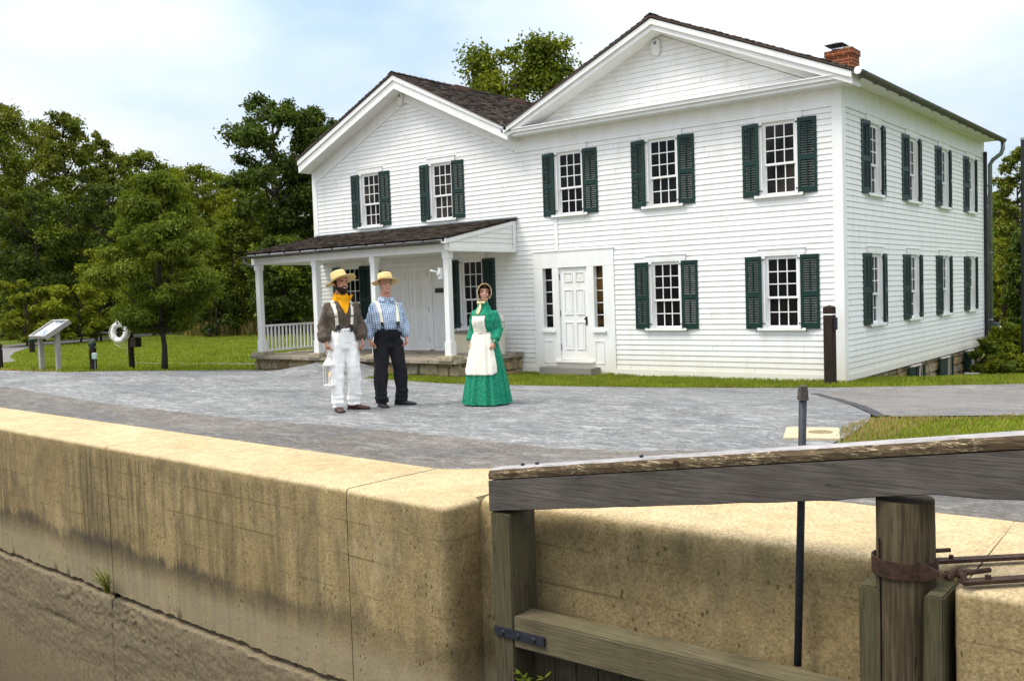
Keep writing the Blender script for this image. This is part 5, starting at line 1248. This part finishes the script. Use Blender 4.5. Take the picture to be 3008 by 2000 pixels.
def headshell(HT, z0, z1, a0, a1, grow, n=14, fem=False, yo=0, edge=None):
    zs = [r_[0] for r_ in HEADR]; mb = MB(); m = 9
    for j in range(m):
        for i in range(n+1):
            a = a0+(a1-a0)*i/n; zl = z0(a) if callable(z0) else z0; zh = z1(a) if callable(z1) else z1
            z = zl+(zh-zl)*j/(m-1)
            rx, ry, y_ = (float(np.interp(z, zs, [r_[q] for r_ in HEADR])) for q in (1, 2, 3))
            gr = grow*(1 if 0 < j < m-1 and 0 < i < n else .3)
            mb.v.append(((rx+gr)*math.sin(a), y_-(ry+gr)*math.cos(a)+yo, ZC+z))
    mb.f = [(j*(n+1)+i, j*(n+1)+i+1, (j+1)*(n+1)+i+1, (j+1)*(n+1)+i) for j in range(m-1) for i in range(n)]; mb.m = [0]*len(mb.f)
    return mb.xf(HT)
def folds(V, NR, fs):
    o = []
    for v, n in zip(V, NR):
        d = 0
        for amp, fx, fy, fz, cond in fs:
            if cond is None or cond(v): d += amp*noise.noise((v.x*fx, v.y*fy, v.z*fz))
        o.append(v+n*d)
    return o
def garment(name, mb, mat, parent, fs, voxel=.011, sm=4):
    V, F, NR = remesh(mb, voxel, sm); V = folds(V, NR, fs)
    o = mesh_obj(name, V, F, mat, parent); return o, BVHTree.FromPolygons([tuple(v) for v in V], F)
def cast(bvh, o, d):
    h = bvh.ray_cast(Vector(o), Vector(d)); return h[0]
def ribbon_on(bvh, path, wid, off, mats, name, parent, wdir=(1, 0, 0), mi=None):
    """path: list of (origin, direction); a strip lying on the garment"""
    mb = MB(); W_ = Vector(wdir); rows = []
    for o, d in path:
        a = [cast(bvh, Vector(o)+W_*wid*t, d) for t in (-.5, 0, .5)]
        if any(x is None for x in a): continue
        rows.append([x-Vector(d).normalized()*off for x in a])
    for r_ in rows: mb.v += [tuple(x) for x in r_]
    for i in range(len(rows)-1):
        for j in (0, 1): mb.f.append((i*3+j, i*3+j+1, i*3+j+4, i*3+j+3)); mb.m.append(mi(i/len(rows)) if mi else 0)
    o = mb.build(name, mats, parent, smooth=True, fixn=False); s = o.modifiers.new('s', 'SOLIDIFY'); s.thickness = .004; s.offset = 0; return o
def shoe(parent, an, ang, mat, L=.285):
    mb = MB(); R = []
    prof = [(-.085, .030, .085, .0), (-.07, .036, .10, 0), (-.02, .036, .105, 0), (.03, .038, .085, 0), (.08, .044, .062, 0), (.14, .046, .050, 0), (.18, .040, .042, 0), (.20, .022, .030, 0)]
    vs = []
    for y, w_, h, _ in prof:
        for j in range(10):
            a = 2*math.pi*j/10; zz = math.sin(a); vs.append((w_*math.cos(a), -y*L/.285, h/2+h/2*zz if zz > -.3 else .004))
    mb.add(vs, [(i*10+j, i*10+(j+1) % 10, (i+1)*10+(j+1) % 10, (i+1)*10+j) for i in range(7) for j in range(10)]+[tuple(range(10)), tuple(70+j for j in range(10))])
    T = Matrix.Translation((an[0], an[1], 0)) @ Matrix.Rotation(ang, 4, 'Z')
    mb.xf(T); o = mb.build('shoe', mat, parent, smooth=True)
    sl = MB(); ol = [(.036, -.09), (.04, -.03), (.040, .04), (.049, .10), (.050, .15), (.040, .19), (.0, .212)]
    pts = [(w_, -y*L/.285) for w_, y in ol]+[(-w_, -y*L/.285) for w_, y in reversed(ol[:-1])]
    sl.add([(x, y, 0) for x, y in pts]+[(x, y, .016) for x, y in pts], [tuple(range(len(pts)))[::-1], tuple(range(len(pts), 2*len(pts)))]+[(i, (i+1) % len(pts), (i+1) % len(pts)+len(pts), i+len(pts)) for i in range(len(pts))])
    sl.xf(T); sl.build('sole', M_BLACKSHOE, o)
def straw_hat(parent, HT, tilt, brim=.195, wave=.03, ch=.115, sag=.3, fwd=0, roll=0):
    mb = MB(); n = 40; R = [(.080, ch+.001), (.088, ch-.004), (.093, ch-.02), (.096, .04), (.097, .006), (.103, .0)]+[(.103+(brim-.103)*i/6, 0) for i in range(1, 7)]
    def ring(r_, z, dz):
        o = []
        for j in range(n):
            a = 2*math.pi*j/n; q = max(0, (r_-.103)/(brim-.103)); zz = z+dz-q*q*.05*sag-q*wave*(math.cos(2*a)*.5)+q*.006*math.sin(5*a)
            o.append((r_*math.cos(a)*.97, r_*math.sin(a)*1.06, zz))
        return o
    vs = [(0, 0, ch+.004)]; 
    for r_, z in R: vs += ring(r_, z, 0)
    fs = [(0, 1+j, 1+(j+1) % n) for j in range(n)]+[(1+i*n+j, 1+(i+1)*n+j, 1+(i+1)*n+(j+1) % n, 1+i*n+(j+1) % n) for i in range(len(R)-1) for j in range(n)]
    mb.add(vs, fs)
    T = HT @ Matrix.Translation((0, .008+fwd, ZC+.163)) @ Matrix.Rotation(tilt, 4, 'X') @ Matrix.Rotation(roll, 4, 'Y'); mb.xf(T)
    o = mb.build('straw_hat', M_STRAW, parent, smooth=True, fixn=False); s = o.modifiers.new('s', 'SOLIDIFY'); s.thickness = .005; s.offset = 0
    b = MB(); b.v = [tuple(T @ Vector((r_*math.cos(2*math.pi*j/n)*.97, r_*math.sin(2*math.pi*j/n)*1.06, z))) for r_, z in ((.1015, .006), (.1005, .028)) for j in range(n)]
    b.f = [(j, (j+1) % n, n+(j+1) % n, n+j) for j in range(n)]; b.m = [0]*n; b.build('hat_band', cloth('tan_hatband', (.30, .22, .09), .1), o)
CAMYAW = lambda x, y: math.atan2(CAM.x-x, -(CAM.y-y))
def suspenders(o, bv, xw, xs, zw, mats, tabs=True, lean=0):
    for s in (-1, 1):
        path = [((s*(xw+(xs-xw)*t)+lean, -1, zw+(1.44-zw)*t), (0, 1, 0)) for t in [i/14 for i in range(15)]]
        path += [((s*xs+lean, y, 2), (0, 0, -1)) for y in (-.07, -.045, -.02, .01, .04)]
        path += [((s*xs*(1-.75*t)+lean, 1, 1.42-.36*t), (0, -1, 0)) for t in [i/10 for i in range(11)]]
        ribbon_on(bv, path, .038, .006, mats, 'suspender', o)
        mb = MB()
        for t, h in ((.0, .0),):
            p = cast(bv, (s*xw+lean, -1, zw-.005), (0, 1, 0))
            if p:
                for q in (-1, 1): mb.tube([p+Vector((0, -.012, .02)), p+Vector((q*.022, -.012, -.05))], .006, 5)
                mb.box(p.x-.02, p.x+.02, p.y-.016, p.y-.006, p.z-.0, p.z+.045)
        b = cast(bv, (s*(xw+(xs-xw)*.45)+lean, -1, zw+(1.44-zw)*.45), (0, 1, 0))
        if tabs and b: mb.box(b.x-.021, b.x+.021, b.y-.013, b.y-.004, b.z-.006, b.z+.006)
        if mb.v: mb.build('leather_tab', M_BLACKSHOE, o)
# --- man with the lantern
L1 = (-3.63, -8.66, g(-3.63, -8.66)+.006)
P1 = dict(arms=[((-.160, .01, 1.39), (-.232, .045, 1.13), (-.225, -.06, .925)), ((.160, .01, 1.39), (.238, .05, 1.13), (.235, -.055, .935))],
          hands=[((-.225, -.062, .92), (.03, -.1, -1), (1, -.1, 0), (0, -1, 0), (75, 150, 225)), ((.235, -.058, .93), (-.05, -.15, -1), (-1, .2, 0), (0, -1, 0), (30, 70, 95))],
          legs=[((-.085, .01, .90), (-.115, -.055, .49), (-.105, -.075, .09)), ((.085, .01, .90), (.125, -.02, .49), (.125, .03, .09))],
          hyaw=math.radians(14), hpit=math.radians(-4), hrol=math.radians(4), hair=M_HAIRB)
r1 = CAMYAW(*L1[:2])+math.radians(14)
p1, HT1 = person('bearded man in brown shirt, white trousers and yellow kerchief holding a lantern', L1, r1, 1.0, P1, M_SKIN)
def shirt(P, o, mat, belly=.0, rx=1.0, zb=1.03, slv=1.0, puff=.02, fs=None):
    mb = MB()
    mb.rings([(0, 0-belly*.2, zb, .158*rx+belly*.3, .12+belly*.45), (0, -.005-belly*.5, zb+.05, .183*rx+belly*.4, .135+belly*.6), (0, -.005-belly*.55, 1.17, .19*rx+belly*.3, .138+belly*.6), (0, -.004-belly*.2, 1.30, .197*rx, .142+belly*.2), (0, .002, 1.38, .172*rx, .120), (0, .012, 1.45, .118*rx, .086), (0, .016, P.get('nk', 1.515)-.01, .080, .074), (0, .016, P.get('nk', 1.515)+.012, .072, .068)], 26)
    for (sh, el, wr) in P['arms']:
        sh, el, wr = Vector(sh), Vector(el), Vector(wr); mb.tube([sh+Vector((-.06*(1 if sh.x > 0 else -1), 0, -.01)), sh, sh.lerp(el, .45), el, el.lerp(wr, .5), el.lerp(wr, .84), wr+(wr-el)*.04], [.058*slv, .064*slv, .066*slv, .066*slv, (.058+puff)*slv, (.054+puff*1.25)*slv, .038], 14)
    return garment('shirt', mb, mat, o, fs or [(.026, 9, 9, 4, None), (.016, 22, 22, 11, None), (.005, 45, 45, 40, None)])
def collar_dummy(): pass
s1, bv1 = shirt(P1, p1, M_BROWN, 0, 1.0)
def trousers(P, o, mat, wide=1.0, zt=1.085, belly=0, fs=None):
    mb = MB()
    mb.rings([(0, .004, .81, .145, .112), (0, .008, .88, .168, .125), (0, .005-belly*.3, .98, .165, .122+belly*.3), (0, -belly*.5, 1.05, .160+belly*.3, .120+belly*.55), (0, -belly*.5, zt, .165+belly*.3, .123+belly*.55)], 24)
    for (hp, kn, an) in P['legs']:
        hp, kn, an = Vector(hp), Vector(kn), Vector(an)
        mb.tube([hp+Vector((0, 0, -.02)), hp.lerp(kn, .35), kn, kn.lerp(an, .5), kn.lerp(an, .88), an+Vector((0, -.005, -.035))], [.104*wide, .097*wide, .083*wide, .078*wide, .076*wide, .074*wide], 16)
    return garment('trousers', mb, mat, o, fs or [(.024, 11, 11, 2.6, None), (.012, 24, 24, 6, None), (.016, 7, 7, 20, lambda v: v.z < .22), (.010, 8, 8, 14, lambda v: .42 < v.z < .62), (.012, 14, 14, 10, lambda v: .68 < v.z < .90)])
t1, tv1 = trousers(P1, p1, M_WTWILL, 1.06, 1.09)
bm1 = MB()
for i in range(7):
    x = -.12+.04*i; q = cast(tv1, (x, -1, 1.06), (0, 1, 0))
    if q: bm1.ball((q.x, q.y-.003, q.z), .007, 5)
bm1.build('button', M_BLACKSHOE, t1)
shoe(p1, P1['legs'][0][2], math.radians(-2), M_BROWNSHOE); shoe(p1, P1['legs'][1][2], math.radians(52), M_BROWNSHOE)
suspenders(p1, bv1, .085, .118, 1.10, M_STRAP)
straw_hat(p1, HT1, math.radians(-17), .198, .03, .118, .25, .008, math.radians(-12))
bd = headshell(HT1, lambda a: -.020-.008*math.cos(a), lambda a: .040+.045*(1-math.cos(a*.9))*.9, -1.75, 1.75, .009); o = bd.build('beard', M_HAIRB, p1, smooth=True, fixn=False); s = o.modifiers.new('s', 'SOLIDIFY'); s.thickness = .012; s.offset = 0
mu = MB().tube([(-.036, -.088, ZC+.050), (-.016, -.107, ZC+.064), (0, -.111, ZC+.066), (.016, -.107, ZC+.064), (.036, -.088, ZC+.050)], [.005, .008, .007, .008, .005], 8); mu.xf(HT1); mu.build('moustache', M_HAIRB, p1, smooth=True)
hs_ = headshell(HT1, lambda a: .06 if abs(a) < 2 else .02, .18, 1.25, 2*math.pi-1.25, .010, 20); hs_.build('hair', M_HAIRB, p1, smooth=True, fixn=False)
# kerchief
kb_ = MB(); n = 28
ringz = [(.070, 1.565, 0), (.078, 1.548, .004), (.086, 1.525, .006), (.097, 1.497, .004), (.106, 1.472, 0)]
for r_, z, w_ in ringz:
    for j in range(n):
        a = 2*math.pi*j/n; f = math.cos(a+math.pi/2)
        front = max(0, -math.sin(a)); kb_.v.append((r_*math.cos(a)+.004*noise.noise((a*2, z*40, 0)), .012+r_*.92*math.sin(a)-.012*front+.005*noise.noise((a*3, z*50, 3)), z-.035*front+.012*noise.noise((a*2, 1, z*10))))
kb_.f = [(i*n+j, i*n+(j+1) % n, (i+1)*n+(j+1) % n, (i+1)*n+j) for i in range(4) for j in range(n)]; kb_.m = [0]*len(kb_.f)
ko = kb_.build('kerchief', M_YELLOW, p1, smooth=True, fixn=False); s = ko.modifiers.new('s', 'SOLIDIFY'); s.thickness = .006
kt = MB(); nu, nv = 16, 14
for j in range(nv+1):
    v = j/nv
    for i in range(nu+1):
        u = -1+2*i/nu; x = .012+u*(1-v)**.85*.108; z = 1.50+.035*abs(u)*(1-v)-.225*v
        q = cast(bv1, (x, -1, min(z, 1.50)), (0, 1, 0)); y = (q.y if q else -.1)
        kt.v.append((x, min(y, -.075)-.016-.010*noise.noise((x*22, z*9, 1))-.006*(1-v), z))
kt.f = [(j*(nu+1)+i, j*(nu+1)+i+1, (j+1)*(nu+1)+i+1, (j+1)*(nu+1)+i) for j in range(nv) for i in range(nu)]; kt.m = [0]*len(kt.f)
o = kt.build('kerchief_point', M_YELLOW, ko, smooth=True, fixn=False); s = o.modifiers.new('s', 'SOLIDIFY'); s.thickness = .005
# lantern in his right hand
hp_ = Matrix.Translation(L1) @ Matrix.Rotation(r1, 4, 'Z') @ Vector((-.219, -.091, .80))
M_TIN = simple('white_tin', (.74, .74, .70), .4, .5, .06, 9)
ln_ = thing('lantern', 'pale tin candle lantern with glass sides hanging from the bearded man\'s hand', 'lantern', (hp_.x, hp_.y, hp_.z-.45), r1-.45)
fr = MB()
fr.box(-.07, .07, -.07, .07, 0, .016).box(-.066, .066, -.066, .066, .262, .276)
for sx in (-1, 1):
    for sy in (-1, 1): fr.box(sx*.064-.004, sx*.064+.004, sy*.064-.004, sy*.064+.004, .016, .262)
fr.build('frame', M_TIN, ln_)
rf_ = MB().add([(-.07, -.07, .277), (.07, -.07, .277), (.07, .07, .277), (-.07, .07, .277), (-.018, -.018, .37), (.018, -.018, .37), (.018, .018, .37), (-.018, .018, .37)], [(0, 1, 5, 4), (1, 2, 6, 5), (2, 3, 7, 6), (3, 0, 4, 7), (0, 3, 2, 1)])
rf_.rings([(0, 0, .37, .022, .022), (0, 0, .395, .020, .020), (0, 0, .40, .028, .028), (0, 0, .405, .01, .01)], 12).build('roof', M_TIN, ln_)
hr = MB().tube([(.0+.028*math.cos(a), 0, .432+.030*math.sin(a)) for a in [2*math.pi*i/16 for i in range(17)]], .0045, 6); hr.build('ring_handle', M_TIN, ln_)
gm_ = bpy.data.materials.new('lantern_glass'); gm_.use_nodes = True; nt = gm_.node_tree; nt.nodes.clear()
o_ = N(nt, 'ShaderNodeOutputMaterial'); tr = N(nt, 'ShaderNodeBsdfTransparent'); gl = N(nt, 'ShaderNodeBsdfGlossy'); gl.inputs['Roughness'].default_value = .05; x_ = N(nt, 'ShaderNodeMixShader'); x_.inputs[0].default_value = .10
LK(nt, tr.outputs[0], x_.inputs[1]); LK(nt, gl.outputs[0], x_.inputs[2]); LK(nt, x_.outputs[0], o_.inputs[0])
for a in range(4): MB().quad((-.06, -.064, .016), (.06, -.064, .016), (.06, -.064, .262), (-.06, -.064, .262)).xf(Matrix.Rotation(a*math.pi/2, 4, 'Z')).build('pane', gm_, ln_)
cdl = MB().tube([(0, 0, .016), (0, 0, .13)], .014, 10).build('candle', simple('wax', (.78, .74, .62), .5, .4, .03), ln_)
fm, nt, b = newmat('flame', .5, 0, (.9, .4, .05)); b.inputs['Emission Color'].default_value = (1, .38, .04, 1); b.inputs['Emission Strength'].default_value = 1.6
MB().rings([(0, 0, .132, .003, .003), (0, 0, .145, .010, .010), (0, 0, .160, .007, .007), (0, 0, .182, .001, .001)], 8).build('flame', fm, cdl)
# --- man in the checked shirt
L2 = (-3.40, -8.06, g(-3.40, -8.06)+.006)
P2 = dict(arms=[((-.160, .01, 1.39), (-.228, .05, 1.14), (-.235, -.055, .945)), ((.160, .01, 1.39), (.230, .05, 1.14), (.240, -.04, .955))],
          hands=[((-.235, -.058, .94), (.06, -.14, -1), (1, .25, 0), (.1, -1, 0), (28, 62, 88)), ((.240, -.043, .95), (-.05, -.14, -1), (-1, .2, 0), (0, -1, 0), (32, 75, 105))],
          legs=[((-.085, .01, .90), (-.118, -.03, .49), (-.115, -.035, .09)), ((.085, .01, .90), (.155, -.01, .49), (.155, .02, .09))],
          nk=1.478, hyaw=math.radians(6), hpit=math.radians(-7), hrol=math.radians(2), hair=M_HAIRG)
r2 = CAMYAW(*L2[:2])+math.radians(12)
p2, HT2 = person('clean-shaven man in blue checked shirt, black trousers, white suspenders and straw hat', L2, r2, .985, P2, M_SKIN2)
s2, bv2 = shirt(P2, p2, M_PLAID, .062, 1.04, slv=.93, puff=.008, fs=[(.020, 9, 9, 4, None), (.012, 22, 22, 11, None)])
t2, tv2 = trousers(P2, p2, M_BLACKW, 1.08, 1.09, .06)
shoe(p2, P2['legs'][0][2], math.radians(6), M_BLACKSHOE); shoe(p2, P2['legs'][1][2], math.radians(58), M_BLACKSHOE)
suspenders(p2, bv2, .100, .125, 1.13, M_STRAP, False)
straw_hat(p2, HT2, math.radians(-8), .180, .012, .105, .35)
hs_ = headshell(HT2, lambda a: .06 if abs(a) < 2 else .03, .18, 1.35, 2*math.pi-1.35, .007, 20); hs_.build('hair', M_HAIRG, p2, smooth=True, fixn=False)
cm_ = MB(); n = 24
for r_, z, dr in ((.070, 1.515, 0), (.077, 1.522, 0), (.104, 1.482, .0), (.110, 1.458, .014)):
    for j in range(n+1):
        a = -math.pi/2+.30+(2*math.pi-.60)*j/n; fr_ = max(0, -math.sin(a)); rr2 = r_+dr*fr_
        cm_.v.append((rr2*math.cos(a), .014+rr2*.95*math.sin(a)-.008*fr_, z-.022*fr_))
cm_.f = [(i*(n+1)+j, i*(n+1)+j+1, (i+1)*(n+1)+j+1, (i+1)*(n+1)+j) for i in range(3) for j in range(n)]; cm_.m = [0]*len(cm_.f)
o = cm_.build('collar', M_PLAID, s2, smooth=True, fixn=False); s = o.modifiers.new('s', 'SOLIDIFY'); s.thickness = .005
gs = MB()
for s_ in (-1, 1): gs.tube([(s_*.034+.021*math.cos(a), -.104, ZC+.116+.016*math.sin(a)) for a in [2*math.pi*i/14 for i in range(15)]], .0014, 5); gs.tube([(s_*.055, -.102, ZC+.12), (s_*.077, .0, ZC+.118)], .0014, 5)
gs.xf(HT2); gs.build('spectacles', M_RUST, p2)
# --- woman in green calico
L3 = (-2.23, -7.395, g(-2.23, -7.395)+.006)
P3 = dict(w=1.05, sw=.86, fem=True, mk=.78, arms=[((-.138, .01, 1.375), (-.195, .05, 1.13), (-.195, -.06, .92)), ((.138, .01, 1.375), (.205, .04, 1.13), (.195, -.10, .935))],
          hands=[((-.195, -.063, .915), (.05, -.12, -1), (1, .1, 0), (0, -1, 0), (25, 55, 75), .88), ((.195, -.105, .93), (-.12, -.15, -1), (-1, .15, 0), (-.1, -1, 0), (60, 125, 180), .88)],
          legs=[((-.085, .01, .90), (-.09, 0, .49), (-.09, .02, .09)), ((.085, .01, .90), (.09, 0, .49), (.09, .02, .09))],
          hyaw=math.radians(30), hpit=math.radians(-3), hrol=math.radians(5), hair=M_HAIRB)
r3 = CAMYAW(*L3[:2])-math.radians(26)
p3, HT3 = person('woman in long green calico dress with cream apron and sun bonnet', L3, r3, .893, P3, M_SKIN3)
mb = MB()
mb.rings([(0, 0, 1.03, .152, .118), (0, -.002, 1.08, .150, .116), (0, -.012, 1.18, .172, .145), (0, -.018, 1.27, .182, .158), (0, -.008, 1.36, .165, .136), (0, .006, 1.43, .122, .100), (0, .014, 1.485, .088, .078), (0, .016, 1.53, .066, .062), (0, .016, 1.55, .064, .060)], 26)
for (sh, el, wr) in P3['arms']:
    sh, el, wr = Vector(sh), Vector(el), Vector(wr); mb.tube([sh+Vector((-.05*(1 if sh.x > 0 else -1), 0, -.01)), sh, sh.lerp(el, .45), el, el.lerp(wr, .45), el.lerp(wr, .78), el.lerp(wr, .86), wr+(wr-el)*.05], [.062, .070, .075, .072, .073, .068, .042, .038], 14)
bo_, bv3 = garment('bodice', mb, M_CALICO, p3, [(.020, 9, 9, 4, None), (.012, 22, 22, 12, None)])
sk = MB(); n = 120; zs_ = [1.075, 1.05, 1.0, .92, .8, .65, .5, .35, .2, .08, .02]
for z in zs_:
    t_ = 1-(z-.02)/1.055; rx_ = .150+.20*t_**.8; ry_ = .118+.19*t_**.8
    for j in range(n):
        a = 2*math.pi*j/n; pl = (.5*math.sin(a*13+1.5*noise.noise((a*2, z, 0)))+.5*math.sin(a*21+2))*(.006+.028*t_)+.03*t_*noise.noise((math.cos(a)*1.6, math.sin(a)*1.6, z*.8))
        sk.v.append(((rx_+pl)*math.cos(a), .02*t_+(ry_+pl)*math.sin(a)+.05*t_*max(0, math.sin(a)), z+(.01*noise.noise((a*2, 0, 0)) if z < .05 else 0)))
sk.f = [(i*n+j, i*n+(j+1) % n, (i+1)*n+(j+1) % n, (i+1)*n+j) for i in range(len(zs_)-1) for j in range(n)]+[tuple(range(n))]; sk.m = [0]*len(sk.f)
sko = sk.build('skirt', M_CALICO, p3, smooth=True); bvs = BVHTree.FromPolygons(sk.v, sk.f)
def drape(name, bvh, nu, nv, fn, off, parent, mat):
    d = MB(); ok = True
    for j in range(nv+1):
        for i in range(nu+1):
            o, dr = fn(i/nu*2-1, j/nv); q = cast(bvh, o, dr)
            if q is None: q = Vector(d.v[-1]) if d.v else Vector((0, -.15, 1))
            d.v.append(tuple(q-Vector(dr).normalized()*(off+.004+.014*noise.noise((q.x*20, 3, q.z*3.5))+.006*noise.noise((q.x*44, 3, q.z*9)))))
    d.f = [(j*(nu+1)+i, j*(nu+1)+i+1, (j+1)*(nu+1)+i+1, (j+1)*(nu+1)+i) for j in range(nv) for i in range(nu)]; d.m = [0]*len(d.f)
    o = d.build(name, mat, parent, smooth=True, fixn=False); s = o.modifiers.new('s', 'SOLIDIFY'); s.thickness = .004; return o
def apf(u, v):
    e = 1.15; a = -math.pi/2-.10+u*(1.15+.10*v)
    z = 1.06-.60*(v-.06*v*max(0, abs(u)-.7)/.3*v)
    return (1.2*math.cos(a), 1.2*math.sin(a), z), (-math.cos(a), -math.sin(a), 0)
ap = drape('apron', bvs, 30, 24, apf, .010, p3, M_APRON)
drape('apron_bib', bv3, 12, 14, lambda u, v: ((-.02+u*(.100+.012*v), -1, 1.335-.27*v), (0, 1, 0)), .010, ap, M_APRON)
wb_ = MB()
for z, r_ in ((1.045, .014), (1.09, .012)):
    for j in range(48): a = 2*math.pi*j/48; wb_.v.append(((.150+r_)*math.cos(a), (.118+r_)*math.sin(a), z))
wb_.f = [(j, (j+1) % 48, 48+(j+1) % 48, 48+j) for j in range(48)]; wb_.m = [0]*48; wb_.build('apron_band', M_APRON, ap, smooth=True)
# bonnet: crown behind, stiff brim forward round the face
bn_ = MB(); n = 22; prof = [(.118, -.020), (.108, .02), (.094, .06), (.050, .105), (.0, .118)]
rows = [(.108, -.105), (.110, -.09), (.108, -.06), (.105, -.02), (.102, .03), (.092, .075), (.062, .112), (.015, .125)]
for r_, y in rows:
    for j in range(n+1):
        a = math.radians(-42)+math.radians(264)*j/n; low = max(0, -math.sin(a)); fw = 0
        bn_.v.append((r_*.90*math.cos(a), y+(.045*low if y < -.05 else 0), ZC+.112+r_*1.18*math.sin(a)+.003*noise.noise((a*6, y*30, 0))))
bn_.f = [(i*(n+1)+j, i*(n+1)+j+1, (i+1)*(n+1)+j+1, (i+1)*(n+1)+j) for i in range(len(rows)-1) for j in range(n)]; bn_.m = [0]*len(bn_.f)
bn_.xf(HT3); o = bn_.build('bonnet', cloth('straw_bonnet', (.74, .58, .33), .15, 70), p3, smooth=True, fixn=False); s = o.modifiers.new('s', 'SOLIDIFY'); s.thickness = .006
hs_ = headshell(HT3, .168, .215, -1.35, 1.35, .010, 14); hs_.build('hair', M_HAIRB, p3, smooth=True, fixn=False)
for s_ in (-1, 1): headshell(HT3, .02, .14, s_*1.0 if s_ > 0 else -2.2, 2.2 if s_ > 0 else -1.0, .012, 8).build('side_hair', M_HAIRB, p3, smooth=True, fixn=False)
bw = MB()
bw.ball((0, -.088, 1.535), .02, 6)
for s_ in (-1, 1):
    bw.ball((s_*.035, -.082, 1.535), .026, 7, sc=(1.3, .5, .8)); bw.tube([HT3 @ Vector((s_*.086, -.05, ZC+.06)), (s_*.045, -.075, 1.55), (0, -.09, 1.535)], [.010, .012, .010], 6, sq=[.4]*3)
for x, z in ((-.045, 1.37), (-.015, 1.36)):
    ps = [Vector((0, -.092, 1.53))]+[Vector((x*t, (cast(bv3, (x*t, -1, 1.53-(1.53-z)*t), (0, 1, 0)) or Vector((0, -.12, 0))).y-.016, 1.53-(1.53-z)*t)) for t in (.35, .7, 1)]
    bw.tube(ps, [.010, .016, .018, .014], 8, sq=[.35]*4, up=(0, 1, 0))
bw.build('ribbon_bow', cloth('cream_ribbon', (.80, .68, .40), .05), p3, smooth=True)
for o_ in (p3,):
    shoe(p3, (-.09, 0, 0), math.radians(-5), M_BLACKSHOE, .24); shoe(p3, (.10, .02, 0), math.radians(20), M_BLACKSHOE, .24)
